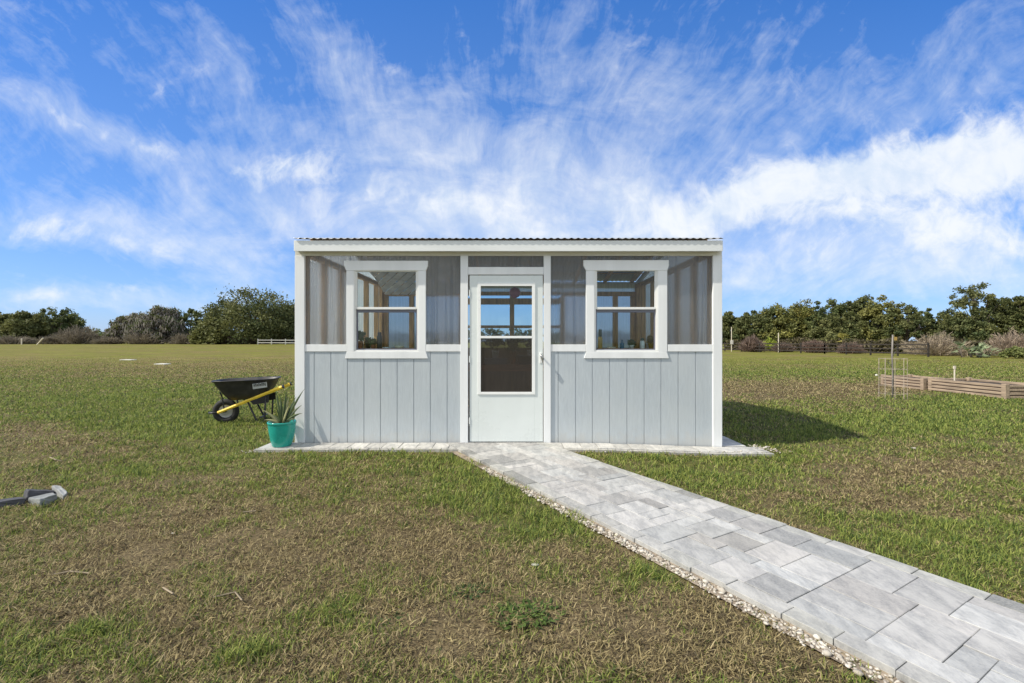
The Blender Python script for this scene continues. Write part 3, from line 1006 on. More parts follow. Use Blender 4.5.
    for xx in (fx(294, 5.515) + .004, fx(722.7, 5.515) - .024):
        b = mb()
        b.prism_x([(5.504, 2.355), (5.504, rz(5.504) - .012), (yr, zr - .012), (9.298, rz(9.298) - .012), (9.298, 2.355), (yr, zr - .14)], xx, xx + .02)
        b.build('rake_board', M['fascia'], root)
    for xx in (x_l0 + .006, x_r1 - .014):
        b = mb(); b.prism_x([(YF + .03, 2.30), (YF + .03, 2.385), (yr, zr - .06), (9.18, 2.385), (9.18, 2.30)], xx, xx + .008)
        b.build('gable_panel', M['poly_side'], root)
    # corrugated sheet
    x0, x1 = fx(294, 5.47) - .005, fx(722.7, 5.47) + .005
    per = 8; wl = 0.0805
    n = int((x1 - x0) / wl * per)
    V = []; F = []
    yrow = [5.462, 6.4, yr, 8.4, 9.338]
    for j, yy in enumerate(yrow):
        for i in range(n + 1):
            xx = x0 + (x1 - x0) * i / n
            V.append((xx, yy - YF, rz(yy) + .015 + .007 * math.cos(2 * math.pi * i / per)))
    for j in range(len(yrow) - 1):
        for i in range(n):
            a = j * (n + 1) + i
            F.append((a, a + 1, a + n + 2, a + n + 1))
    me = fast_mesh('roof', np.array(V), np.array(F), smooth=True)
    ro = link('roof', me, M['roof'], root)
    so = ro.modifiers.new('sheet', 'SOLIDIFY'); so.thickness = 0.003
    b = mb(); b.prism_x([(yr - .14, rz(yr - .14) + .032), (yr, zr + .032), (yr + .14, rz(yr + .14) + .032), (yr + .14, rz(yr + .14) + .029), (yr, zr + .029), (yr - .14, rz(yr - .14) + .029)], x0, x1)
    b.build('ridge_cap', M['roof'], root)
    # glazing panels in the front
    def pane(name, x0, x1, z0, z1, y, mat, par, t=0.006):
        b = mb(); b.box(x0, x1, y, y + t, z0, z1); return b.build(name, mat, par)
    pane('glazing_panel', x_l1 - .01, fx(350), z_rail0 + .05, z_top + .03, YF + .021, M['poly'], root)
    pane('glazing_panel', fx(422), d_l0 + .01, z_rail0 + .05, z_top + .03, YF + .021, M['poly'], root)
    pane('glazing_panel', d_r1 - .01, fx(590), z_rail0 + .05, z_top + .03, YF + .021, M['poly'], root)
    pane('glazing_panel', fx(664), x_r0 + .01, z_rail0 + .05, z_top + .03, YF + .021, M['poly'], root)
    pane('glazing_panel', d_l1 - .01, d_r0 + .01, fz(268.5), z_top + .03, YF + .021, M['poly'], root)
    for a, c in ((fx(345), fx(426)), (fx(585), fx(668))):
        pane('glazing_panel', a + .05, c - .05, fz(262), z_top + .03, YF + .021, M['poly'], root)
    # side glazing between studs
    for xx in (x_l0 + .012, x_r1 - .018):
        b = mb(); b.box(xx, xx + .006, YF + .05, 9.15, z_rail0 - .01, 2.30); b.build('glazing_panel', M['poly_side'], root)
    ys_ = (5.75, 6.30, 6.92, 7.52, 8.12, 8.72)
    for xx in (x_l0 + .022, x_r1 - .022 - .085):
        for yy in ys_:
            b = mb(); b.box(xx, xx + .085, yy - .02, yy + .02, 0.045, 2.33); b.build('stud', M['wood'], root, 0.003)
        b = mb(); b.box(xx, xx + .085, YF + .05, 9.15, 2.331, 2.40); b.build('top_plate', M['wood'], root, 0.003)
        b = mb(); b.box(xx + .004, xx + .08, YF + .06, 9.14, z_rail0 - .06, z_rail0 - .02); b.build('stud_brace', M['wood'], root, 0.003)
    # back wall
    posts = (-2.50, -1.99, -1.0, 0.0, 1.0, 2.05, 2.40)
    for px_ in posts:
        b = mb(); b.box(px_ - .045, px_ + .045, 9.09, 9.18, 0.045, 2.165); b.build('stud', M['wood'], root, 0.003)
    b = mb(); b.box(-2.55, -1.0, 9.085, 9.175, 2.166, 2.25); b.build('top_plate', M['wood'], root, 0.003)
    b = mb(); b.box(1.0, 2.46, 9.085, 9.175, 2.166, 2.25); b.build('top_plate', M['wood'], root, 0.003)
    b = mb(); b.box(-.954, .954, 9.085, 9.175, 2.0, 2.12); b.build('back_header', M['wood'], root, 0.003)
    b = mb(); b.box(-.999, .999, 9.085, 9.175, 2.18, 2.25); b.build('top_plate', M['wood'], root, 0.003)
    b = mb(); b.box(-2.55, 2.46, 9.14, 9.146, 2.251, 2.43); b.build('eave_panel', M['poly_side'], root)
    for a, c in ((-.954, -.046), (.046, .954)):
        b = mb(); b.box(a, c, 9.10, 9.17, 1.53, 1.585); b.build('back_rail', M['wood'], root)
    for ca, cb in ((-2.612, -2.5465), (2.4465, 2.53)):
        b = mb(); b.box(ca, cb, 9.03, 9.186, 0.045, 2.40); b.build('corner_stud', M['wood'], root, .003)
    b = mb(); b.box(-2.54, 2.44, 9.17, 9.189, 0.045, 1.14); b.build('inner_panel', M['wood_dark'], root)
    for a, c in ((-2.5, -1.0), (1.0, 2.45)):
        pane('glazing_panel', a, c, 1.13, 2.17, 9.181, M['poly_back'], root)
    pane('glazing_panel', -0.99, 0.99, 1.13, 2.19, 9.181, M['glass'], root)
    # rafters, purlins, tie beams
    for rx in (-2.45, -1.85, -1.25, -0.62, 0.0, 0.62, 1.25, 1.85, 2.38):
        b = mb()
        for y0, y1 in ((5.56, yr - .01), (yr + .01, 9.24)):
            b.prism_x([(y0, rz(y0) - .095), (y0, rz(y0) - .012), (y1, rz(y1) - .012), (y1, rz(y1) - .095)], rx - .02, rx + .02)
        b.build('rafter', M['wood'], root)
    for yy in (5.95, 6.5, 7.05, 7.75, 8.3, 8.85):
        b = mb(); b.box(-2.6, 2.52, yy - .02, yy + .02, rz(yy) - .011, rz(yy) + .004); b.build('purlin', M['wood'], root)
    # pale diagonal boarding under the back slope, left bay
    b = mb()
    for k in range(22):
        xs = -3.9 + k * 0.17
        # board running 30 degrees off the slope line
        y0, y1 = 7.6, 9.06
        sl = 0.80
        a0 = xs + (9.06 - y0) * sl; a1 = xs
        p = [(a0, y0), (a0 + .135, y0), (a1 + .135, y1), (a1, y1)]
        p = clip(clip(p, -1, 0, 2.50), 1, 0, -0.75)
        if len(p) < 3: continue
        nn = len(p)
        zo = [2.70 - (q[1] - 7.6) * (2.70 - 2.185) / (9.06 - 7.6) for q in p]
        b.add([(q[0], q[1], z) for q, z in zip(p, zo)] + [(q[0], q[1], z + .012) for q, z in zip(p, zo)],
              [tuple(range(nn)), tuple(range(2 * nn - 1, nn - 1, -1))] + [(i, nn + i, nn + (i + 1) % nn, (i + 1) % nn) for i in range(nn)])
    b.build('ceiling_boards', M['wood_pale'], root)
    # shelf behind the front windows
    for a, c in ((fx(346), fx(460)), (fx(551), fx(668))):
        b = mb(); b.box(a, c, YF + .035, YF + .27, 1.153, 1.175); b.build('shelf', M['bench'], root, .003)

    # ---- windows
    def window(x0, x1, hx0, hx1, zh1, zh0, ix0, ix1, iz1, iz0, zs0, sx0, sx1, tx0, tx1):
        o1 = YF - 0.011
        b = mb()
        yf = YF - .004
        t = .018
        b.prism_y([(ix0 + .0005, iz0), (ix1 - .0005, iz0), (ix1 - .0005, iz1 - .0005), (ix0 + .0005, iz1 - .0005)][:0] or [(ix0 + t, iz0 + .001), (ix1 - t, iz0 + .001), (ix1 - t, iz0 + t), (ix0 + t, iz0 + t)], yf + .001, YF + .06)
        w = b.build('window', M['vinyl'], root, .002)
        for ja, jc in ((x0, ix0), (ix1, x1)):
            b = mb(); b.box(ja, jc, o1, YF + .02, iz0, zh0)
            b.build('side_casing', M['trim'], w, .003)
        b = mb(); b.prism_y([(x0, zh0 - .02), (x0, iz1), (ix0, iz1), (ix0, zh0 - .0), (ix0, iz1), (ix1, iz1), (x1, iz1)][:0] or
                            [(x0, zh0 + .0005), (x1, zh0 + .0005), (hx1, zh0 + .06), (hx1, zh1), (hx0, zh1), (hx0, zh0 + .06)], o1 - .004, YF + .02)
        b.build('head_casing', M['trim'], w, .003)
        b = mb(); b.prism_y([(sx0, zs0), (sx1, zs0), (tx1, iz0 - .0005), (tx0, iz0 - .0005)], YF - .0125, YF + .02)
        b.build('sill', M['trim'], w, .003)
        # vinyl frame
        b = mb()
        b.box(ix0 + .0005, ix0 + t, yf, YF + .06, iz0, iz1); b.box(ix1 - t, ix1 - .0005, yf, YF + .06, iz0, iz1)
        b.box(ix0 + t, ix1 - t, yf + .001, YF + .06, iz1 - t, iz1 - .0005)
        b.build('frame', M['vinyl'], w, .002)
        zm = fz(309)
        a, c = ix0 + t + .001, ix1 - t - .001
        s = .016
        b = mb(); y0 = YF + .006
        b.box(a, a + s, y0, y0 + .02, zm, iz1 - t - .001); b.box(c - s, c, y0, y0 + .02, zm, iz1 - t - .001)
        b.box(a + s, c - s, y0, y0 + .02, iz1 - t - s, iz1 - t - .001); b.box(a + s, c - s, y0 - .004, y0 + .02, zm - .004, zm + .024)
        b.build('upper_sash', M['vinyl'], w, .002)
        b = mb(); y1 = YF + .028
        b.box(a, a + s, y1, y1 + .02, iz0 + t + .001, zm + .01); b.box(c - s, c, y1, y1 + .02, iz0 + t + .001, zm + .01)
        b.box(a + s, c - s, y1, y1 + .02, zm - .040, zm + .01); b.box(a + s, c - s, y1, y1 + .02, iz0 + t + .001, iz0 + t + s)
        b.build('lower_sash', M['rail_vinyl'], w, .002)
        pane('pane', a + s - .004, c - s + .004, zm + .02, iz1 - t - s + .004, y0 + .008, M['glass'], w, .004)
        pane('pane', a + s - .004, c - s + .004, iz0 + t + s - .004, zm - .02, y1 + .008, M['glass'], w, .004)
        return w
    ftr = lambda v: fx(v, 5.58)
    zf = lambda v: fz(v, 5.58)
    window(ftr(346), ftr(425.6), ftr(343.8), ftr(427.8), zf(260.6), zf(270.5), ftr(353.6), ftr(418.2), zf(268.5), zf(351.6), fz(358.6, 5.57), fx(344.4, 5.57), fx(427.6, 5.57), fx(346, 5.57), fx(425.6, 5.57))
    window(ftr(586.2), ftr(667.6), ftr(583.6), ftr(668.9), zf(260), zf(270.5), ftr(594.6), ftr(658.2), zf(268), zf(351.8), fz(358.4, 5.57), fx(584.2, 5.57), fx(669.7, 5.57), fx(586.4, 5.57), fx(667.4, 5.57))

    # ---- storm door
    dx0, dx1, dz0, dz1 = fx(469.6), fx(542.9), 0.048, fz(275.3)
    b = mb()
    ex0, ex1, ez0, ez1 = fx(478.5), fx(534.5), fz(393.6), fz(283.6)
    yd = YF - .004
    b.box(dx0, ex0, yd, yd + .03, dz0, dz1); b.box(ex1, dx1, yd, yd + .03, dz0, dz1)
    b.box(ex0, ex1, yd, yd + .03, dz0, ez0); b.box(ex0, ex1, yd, yd + .03, ez1, dz1)
    door = b.build('door', M['door'], root, .002)
    b = mb(); y0 = yd - .010
    w_ = fx(481.2) - fx(478)
    gx0, gx1, gz0, gz1 = fx(477.6), fx(535.2), fz(394.5), fz(282.8)
    b.box(gx0, gx0 + w_, y0, yd - .0005, gz0, gz1); b.box(gx1 - w_, gx1, y0, yd - .0005, gz0, gz1)
    b.box(gx0 + w_, gx1 - w_, y0, yd - .0005, gz1 - w_, gz1); b.box(gx0 + w_, gx1 - w_, y0, yd - .0005, gz0, gz0 + w_ * .8)
    b.box(gx0 + w_, gx1 - w_, y0 - .002, yd - .0005, fz(338.3), fz(336.0))
    b.build('window_frame', M['alu'], door, .002)
    pane('pane', ex0 - .01, ex1 + .01, fz(337), ez1 + .01, yd + .002, M['glass'], door, .004)
    pane('screened_pane', ex0 - .01, ex1 + .01, ez0 - .01, fz(337), yd + .004, M['screen'], door, .004)
    b = mb(); hx = fx(540.6); hz = fz(357)
    b.box(hx - .014, hx + .014, yd - .008, yd, hz - .075, hz + .055)
    b.build('handle_plate', M['alu'], door, .002)
    b = mb()
    b.tube([(hx, yd - .009, hz + .02), (hx, yd - .06, hz + .02)], .010, 10)
    b.tube([(hx - .004, yd - .06, hz + .03), (hx + .010, yd - .066, hz + .0), (hx + .024, yd - .06, hz - .07)], [.012, .012, .008], 8)
    b.build('handle', M['metal'], door, smooth=True)
    for zz in (.3, 1.05, 1.85):
        b = mb(); b.tube([(dx0 - .002, yd - .004, zz - .04), (dx0 - .002, yd - .004, zz + .04)], .006, 8)
        b.build('hinge', M['alu'], door)
    b = mb(); b.box(d_l1 + .001, d_r0 - .001, YF - .02, YF + .05, .035, .046); b.build('threshold', M['metal'], root, .002)


make_shed()


# ------------------------------------------------------------------ leaves helper
def leaf_quads(C, size, aspect=1.5, colr=None, flat=0.0, up=None):
    """one quad per centre, random orientation; returns V, F"""
    n = len(C)
    a = RNG.normal(size=(n, 3)); a /= np.linalg.norm(a, axis=1)[:, None]
    if up is not None:
        a = a * (1 - up) + np.array([0, 0, 1.0]) * up * np.where(RNG.random((n, 1)) < .5, -1, 1) if up < 1 else np.tile([0, 0, -1.0], (n, 1))
        a /= np.linalg.norm(a, axis=1)[:, None]
    r = RNG.normal(size=(n, 3))
    b = np.cross(a, r); b /= np.linalg.norm(b, axis=1)[:, None] + 1e-9
    s = np.asarray(size)
    if s.ndim == 0: s = np.full(n, float(s))
    s = s * RNG.uniform(.6, 1.3, n)
    la = a * (s * aspect * .5)[:, None]; lb = b * (s * .5)[:, None]
    V = np.stack([C - la, C + lb * .9 - la * .1, C + la, C - lb * .9 + la * .1], 1).reshape(-1, 3)
    F = np.arange(n * 4).reshape(-1, 4)
    return V, F


def cloud(centres, rad, per, squash=0.75):
    n = len(centres)
    d = RNG.normal(size=(n, per, 3)); d /= np.linalg.norm(d, axis=2)[..., None]
    r = RNG.random((n, per, 1)) ** 0.55 * RNG.uniform(.8, 1.25, (n, per, 1))
    P = d * r * np.asarray(rad).reshape(-1, 1, 1)
    P[..., 2] *= squash
    return (centres[:, None, :] + P).reshape(-1, 3)


TREE_K = 2.0


def tree(name, label, px, Y, hw, top, kind='oak', base=None, tint=(0.060, 0.072, 0.020), tint2=(0.105, 0.105, 0.030), group=None, n_cl=None, per=None, seed=0):
    global RNG
    tint = tuple(c * TREE_K for c in tint) if kind != 'bare' else tint
    tint2 = tuple(c * TREE_K for c in tint2) if kind != 'bare' else tint2
    keepR = RNG
    RNG = np.random.default_rng(seed + int(px) * 13 + 5)
    rnd = random.Random(seed + int(px))
    X = (px - CX) / FPX * Y
    z0 = gz(X, Y)
    H = CAMH + (CY - top) / FPX * Y - z0
    W = hw / FPX * Y
    t = thing(name, label, 'bush' if 'bush' in name or 'shrub' in name or 'thicket' in name or 'palmetto' in name else 'tree', (X, Y, z0), 0, group)
    D = W * 0.9
    Vs = []; Cs = []
    tr = MB()
    if kind in ('oak', 'open', 'moss'):
        ncl = n_cl or {'oak': 170, 'open': 90, 'moss': 100}[kind]
        lo = {'oak': 0.07, 'open': 0.33, 'moss': 0.16}[kind]
        th = RNG.uniform(0, 2 * np.pi, ncl)
        s = RNG.random(ncl)
        rr = np.sqrt(RNG.uniform(0.0, 1, ncl))
        zz = lo + (1 - lo) * np.sqrt(np.clip(1 - rr ** 2, 0, 1)) * (1 - 0.55 * s ** 2) * RNG.uniform(.80, 1.0, ncl)
        inn = RNG.random(ncl) < .3
        zz = np.where(inn, lo + (zz - lo) * RNG.uniform(.1, .8, ncl), zz)
        lump = 0.82 + 0.36 * vnoise(th * 1.6 + seed, rr * 0 + seed, 5)
        C = np.stack([np.cos(th) * rr * W * lump, np.sin(th) * rr * D * lump, zz * H * (0.93 + 0.1 * RNG.random(ncl))], 1)
        crad = RNG.uniform(.10, .26, ncl) * W * {'oak': 1.0, 'moss': .85, 'open': .74}[kind]
        C[:, 2] = np.minimum(C[:, 2], H - crad * .55)
        # trunk and limbs
        r0 = (0.045 if kind == 'oak' else 0.030) * H
        fork = 0.22 * H
        tr.tube([(0, 0, -.2), (0.02 * W, 0, fork * .5), (0, 0, fork)], [r0 * 1.35, r0, r0 * .95], 9)
        pick = RNG.choice(ncl, min(ncl, 16 if kind == 'oak' else 26), replace=False)
        for i in pick:
            e = Vector(C[i])
            m1 = Vector((e.x * .35, e.y * .35, fork + (e.z - fork) * .45))
            m2 = Vector((e.x * .72, e.y * .72, fork + (e.z - fork) * .80))
            k = r0 * rnd.uniform(.35, .6)
            tr.tube([(0, 0, fork * .85), m1, m2, e], [k, k * .7, k * .45, k * .15], 5, False)
        P = cloud(C, crad, per or 110, .8)
        leaf = max(0.10, 1.5 * Y / FPX) * (1.0 if kind != 'open' else .85)
        tn = RNG.random(ncl)[:, None]
        cc = (1 - tn) * np.array(tint) + tn * np.array(tint2)
        cc = np.repeat(cc, per or 110, 0) * RNG.uniform(.7, 1.35, (len(P), 1))
        V, F = leaf_quads(P, leaf, 1.4)
        if kind == 'moss':
            Q = cloud(C, crad * 1.15, 95, .9); Q[:, 2] -= .25 * crad.mean()
            V2, F2 = leaf_quads(Q, leaf * .55, 4.5, up=.75)
            g = RNG.random((len(Q), 1))
            c2 = (1 - g) * np.array([.24, .215, .19]) + g * np.array([.46, .42, .38])
            V = np.concatenate([V, V2]); F = np.concatenate([F, F2 + len(P) * 4]); cc = np.concatenate([cc * .9, c2])
        Vs, Fs, Cs = V, F, np.repeat(cc, 4, 0)
    elif kind == 'bare':
        n = per or 2600
        th = RNG.uniform(0, 2 * np.pi, n); ph = np.arccos(RNG.uniform(0.0, 1, n)); r = RNG.random(n) ** .45 * (.62 + .55 * vnoise(th * 1.6 + seed, ph * 2.5 + seed, 8))
        C = np.stack([np.cos(th) * np.sin(ph) * r * W, np.sin(th) * np.sin(ph) * r * D, .05 * H + np.cos(ph) ** .8 * r * H * (.82 + .15 * vnoise(th * 2, th * 0, 3))], 1)
        leaf = max(.05, .75 * Y / FPX)
        dirv = C / (np.linalg.norm(C, axis=1)[:, None] + 1e-6) + RNG.normal(0, .45, (n, 3)); dirv[:, 2] = np.abs(dirv[:, 2]) + .2
        dirv /= np.linalg.norm(dirv, axis=1)[:, None]
        sd_ = np.cross(dirv, RNG.normal(size=(n, 3))); sd_ /= np.linalg.norm(sd_, axis=1)[:, None]
        l = leaf * RNG.uniform(4, 9, n)[:, None] * .5; w = leaf * RNG.uniform(.5, 1, n)[:, None] * .5
        Vs = np.stack([C - dirv * l - sd_ * w, C - dirv * l + sd_ * w, C + dirv * l + sd_ * w * .4, C + dirv * l - sd_ * w * .4], 1).reshape(-1, 3)
        Vs[:, 2] = np.maximum(Vs[:, 2], 0.0)
        Fs = np.arange(n * 4).reshape(-1, 4)
        g = RNG.random((n, 1))
        Cs = np.repeat((1 - g) * np.array(tint) + g * np.array(tint2), 4, 0)
        for k in range(9):
            a = k * .7
            tr.tube([(0, 0, -.1), (math.cos(a) * W * .25, math.sin(a) * D * .25, H * .35), (math.cos(a) * W * .55, math.sin(a) * D * .55, H * .72)], [.04 * W * .5, .025 * W * .5, .008], 5, False)
    elif kind == 'shrub':
        ncl = n_cl or 40
        th = RNG.uniform(0, 2 * np.pi, ncl); rr = np.sqrt(RNG.random(ncl))
        C = np.stack([np.cos(th) * rr * W * .85, np.sin(th) * rr * D * .85, H * (.1 + .8 * np.sqrt(1 - rr ** 2) * RNG.uniform(.3, 1, ncl))], 1)
        P = cloud(C, np.full(ncl, .22 * W), per or 60, .8)
        P[:, 2] = np.clip(P[:, 2], .02, None)
        V, F = leaf_quads(P, max(.08, 1.7 * Y / FPX), 1.6)
        g = RNG.random((len(P), 1))
        Vs, Fs, Cs = V, F, np.repeat((1 - g) * np.array(tint) + g * np.array(tint2), 4, 0)
        tr.tube([(0, 0, -.1), (0, 0, H * .5)], [.05 * H, .03 * H], 6)
    elif kind in ('palm', 'palmetto'):
        nfr = 26 if kind == 'palm' else 46
        vs = []; fs = []; cs = []
        heads = [(0, 0, H * .62)] if kind == 'palm' else [(rnd.uniform(-W, W) * .8, rnd.uniform(-D, D) * .5, rnd.uniform(.15, .45) * H) for _ in range(7)]
        for hx, hy, hz in heads:
            for k in range(nfr // len(heads) + 4):
                a = rnd.uniform(0, 6.28); e = rnd.uniform(-.3, 1.3)
                L = (H * .42 if kind == 'palm' else H * .55)
                d = Vector((math.cos(a) * math.cos(e), math.sin(a) * math.cos(e), math.sin(e)))
                s = d.cross(Vector((0, 0, 1))).normalized()
                o = Vector((hx, hy, hz))
                g = rnd.random()
                col = [tint[i] * (1 - g) + tint2[i] * g for i in range(3)]
                for q in range(-3, 4):       # fan of narrow leaflets
                    dd = (d + s * q * .22).normalized()
                    w = s * .035 * L
                    b = len(vs)
                    p1 = o + d * L * .45; p2 = p1 + dd * L * .55 + Vector((0, 0, -.10 * L))
                    vs += [p1 - w, p1 + w, p2 + w * .3, p2 - w * .3]
                    fs.append((b, b + 1, b + 2, b + 3)); cs += [col] * 4
                b = len(vs); w = s * .015 * L
                vs += [o - w, o + w, o + d * L * .47 + w, o + d * L * .47 - w]; fs.append((b, b + 1, b + 2, b + 3)); cs += [col] * 4
        Vs, Fs, Cs = np.array([v[:] for v in vs]), np.array(fs), np.array(cs)
        for hx, hy, hz in heads:
            tr.tube([(0, 0, -.15), (hx * .8, hy, .02), (hx, hy, hz)][0 if kind == 'palmetto' else 1:], [.05 * H, .05 * H, .045 * H][0 if kind == 'palmetto' else 1:], 7)
    me = fast_mesh('crown', Vs, Fs, Cs)
    link('crown', me, M['leaf'], t)
    tr.build('stems' if kind == 'palmetto' else 'trunk', M['bark_grey'] if kind == 'moss' else M['bark'], t, smooth=True)
    RNG = keepR
    return t


OL, OL2 = (0.044, 0.054, 0.020), (0.090, 0.092, 0.034)
DK, DK2 = (0.034, 0.046, 0.018), (0.072, 0.082, 0.028)
BR, BR2 = (0.135, 0.115, 0.085), (0.26, 0.225, 0.17)
TL = 'trees along the left tree line'
TRG = 'trees behind the dark fence on the right'
# left tree line
tree('oak_tree', 'dark round oak cut off by the left edge of the photo', 1, 128, 15, 308.5, 'oak', tint=DK, tint2=OL2, group=TL, seed=1)
tree('oak_tree', 'dull olive round oak between the left edge tree and the open feathery tree', 26, 122, 20, 309, 'oak', tint=OL, tint2=OL2, group=TL, seed=2)
tree('oak_tree', 'tall open oak with dark limbs and sky showing between its tufts', 58, 130, 24, 305.5, 'open', tint=DK, tint2=DK2, group=TL, seed=3)
tree('oak_tree', 'low dark oak under the open feathery tree', 50, 133, 26, 318, 'oak', tint=DK, tint2=DK2, group=TL, seed=4)
tree('oak_tree', 'grey moss hung tree with bare pale trunks, left one of the grey pair', 131, 122, 20, 312, 'moss', tint=DK, tint2=OL2, group=TL, seed=5)
tree('oak_tree', 'tallest grey moss hung tree with dark leaf tufts on its top', 161, 120, 24, 305.5, 'moss', tint=DK, tint2=DK2, group=TL, seed=6)
tree('oak_tree', 'thin dark green tree with sky gaps just left of the largest oak', 190, 126, 22, 308.5, 'open', tint=DK, tint2=DK2, group=TL, seed=7)
tree('oak_tree', 'small olive green tree at the left foot of the largest oak', 212, 112, 17, 321, 'oak', tint=(.06, .066, .022), tint2=(.10, .10, .034), group=TL, seed=8)
tree('oak_tree', 'largest broad domed oak beside the left wall of the shed', 254, 120, 48, 289.5, 'oak', tint=DK, tint2=OL2, group=TL, seed=9, n_cl=235, per=115)
tree('oak_tree', 'dark oak mostly hidden by the left wall of the shed', 300, 128, 30, 298, 'oak', tint=DK, tint2=OL2, group=TL, seed=10)
BG = 'brown undergrowth along the left tree line'
for k, (px, hw, top, lab) in enumerate([
        (78, 20, 324, 'rounded brown thicket right below the open feathery tree'),
        (55, 14, 335, 'low grey brown thicket left of the rounded brown one'),
        (108, 14, 337, 'low brown scrub in the gap of the left tree line'),
        (145, 22, 331, 'grey brown scrub at the foot of the moss hung trees'),
        (186, 18, 333, 'brown scrub below the thin dark green tree'),
        (236, 20, 333, 'dark brown scrub at the foot of the largest oak'),
        (14, 18, 336, 'brown scrub in front of the left edge oak')]):
    tree('bare_thicket', lab, px, 115, hw, top, 'bare', tint=BR, tint2=BR2, group=BG, seed=20 + k, per=1500)
tree('green_shrub', 'low hazy green shrub row in the gap of the left tree line', 100, 150, 22, 329, 'shrub', tint=(.06, .08, .03), tint2=(.09, .11, .04), seed=31)
# right tree line
for k, (px, Y, hw, top, kd, t1, t2, lab) in enumerate([
        (728, 74, 16, 310.0, 'oak', DK, OL2, 'dark tree touching the right wall of the shed'),
        (751, 72, 21, 310.0, 'oak', OL, OL2, 'second tree from the shed on its right, lower than its neighbours'),
        (776, 70, 24, 304.0, 'oak', OL, (.13, .125, .035), 'olive tree with bright yellow green lower leaves behind the fence'),
        (800, 70, 26, 299.5, 'oak', (.07, .075, .02), (.12, .11, .03), 'broad warm olive tree in the middle of the right tree line'),
        (830, 66, 24, 297.0, 'open', DK, DK2, 'open topped dark tree with sky specks above the small palm'),
        (838, 64, 26, 309.0, 'oak', OL, OL2, 'full lower tree directly behind the small palm'),
        (856, 66, 24, 293.5, 'oak', OL, OL2, 'highest rounded tree left of the caged sapling'),
        (882, 62, 22, 296.0, 'oak', OL, (.12, .115, .035), 'rounded olive tree straight behind the caged sapling'),
        (905, 60, 22, 303.0, 'open', DK, OL2, 'airy tree right of the caged sapling with pale sky through it'),
        (920, 63, 16, 306.0, 'open', DK, DK2, 'slim dark tree at the right end of the long tree group'),
        (945, 62, 17, 312.0, 'open', OL, OL2, 'small thin tree between the long group and the tall oak'),
        (976, 54, 29, 281.0, 'open', OL, OL2, 'tallest open oak on the right with an arching flat crown'),
        (968, 53, 26, 310.0, 'oak', DK, OL2, 'dense dark lower tree under the tall arching oak'),
        (1004, 54, 24, 294.0, 'oak', OL, OL2, 'full olive oak right of the tallest arching oak'),
        (1026, 52, 22, 290.0, 'oak', DK, OL2, 'dark oak cut off by the right edge of the photo')]):
    tree('oak_tree', lab, px, Y, hw, top, kd, tint=t1, tint2=t2, group=TRG, seed=40 + k)
SB = 'bare brown shrubs along the right fence'
for k, (px, Y, hw, top, t1, t2, lab) in enumerate([
        (935, 43, 29, 331, (.24, .19, .13), (.46, .38, .28), 'rounded tan leafless bush right of the caged sapling'),
        (1014, 39, 24, 327, (.24, .18, .13), (.46, .37, .28), 'rounded tan leafless bush at the right edge of the photo'),
        (753, 58, 12, 335, (.15, .105, .085), (.26, .19, .15), 'small reddish bush nearest to the shed behind the fence'),
        (814, 54, 12, 340, (.15, .10, .08), (.27, .19, .15), 'small reddish bush in the middle of the dark fence'),
        (850, 50, 13, 343, (.16, .11, .085), (.26, .19, .15), 'small reddish bush below the yellowish palm'),
        (783, 58, 10, 343, (.14, .10, .08), (.24, .18, .14), 'low reddish bush between two other reddish bushes')]):
    tree('bare_bush', lab, px, Y, hw, top, 'bare', tint=t1, tint2=t2, group=SB, seed=70 + k, per=2200)
tree('green_shrub', 'bright yellow green shrub behind the dark fence near the shed', 770, 62, 8, 336, 'shrub', tint=(.12, .15, .025), tint2=(.19, .21, .04), seed=81)
tree('green_shrub', 'dark green shrub at the foot of the tan bush by the right edge', 1016, 36, 13, 347, 'shrub', tint=(.06, .075, .025), tint2=(.11, .12, .04), seed=82)
tree('palm_tree', 'small yellowish palm in front of the dark trees', 843, 55, 10, 332, 'palm', tint=(.13, .13, .035), tint2=(.25, .22, .06), seed=83)
tree('palmetto_bush', 'pale green palmetto clump between the two tan leafless bushes', 976, 38, 18, 337, 'palmetto', tint=(.07, .095, .05), tint2=(.17, .20, .11), seed=84)


def distant_woods():
    global RNG
    n = 1400
    X = RNG.uniform(-330, 420, n); Y = RNG.uniform(215, 245, n)
    h = 3.5 + 5.0 * fbm(X * .02, X * 0, 9, 3)
    C = np.stack([X, Y, ground(X, Y) + h * RNG.uniform(.1, 1, n)], 1)
    P = cloud(C, RNG.uniform(1.2, 2.6, n), 26, .8)
    V, F = leaf_quads(P, 1.1, 1.3)
    g = RNG.random((len(P), 1))
    c = (1 - g) * np.array([.055, .068, .035]) + g * np.array([.10, .105, .05])
    tag(link('distant_woods', fast_mesh('distant_woods', V, F, np.repeat(c, 4, 0)), M['leaf']), 'low far off wood seen through the gaps and windows', 'woods', kind='stuff')


distant_woods()


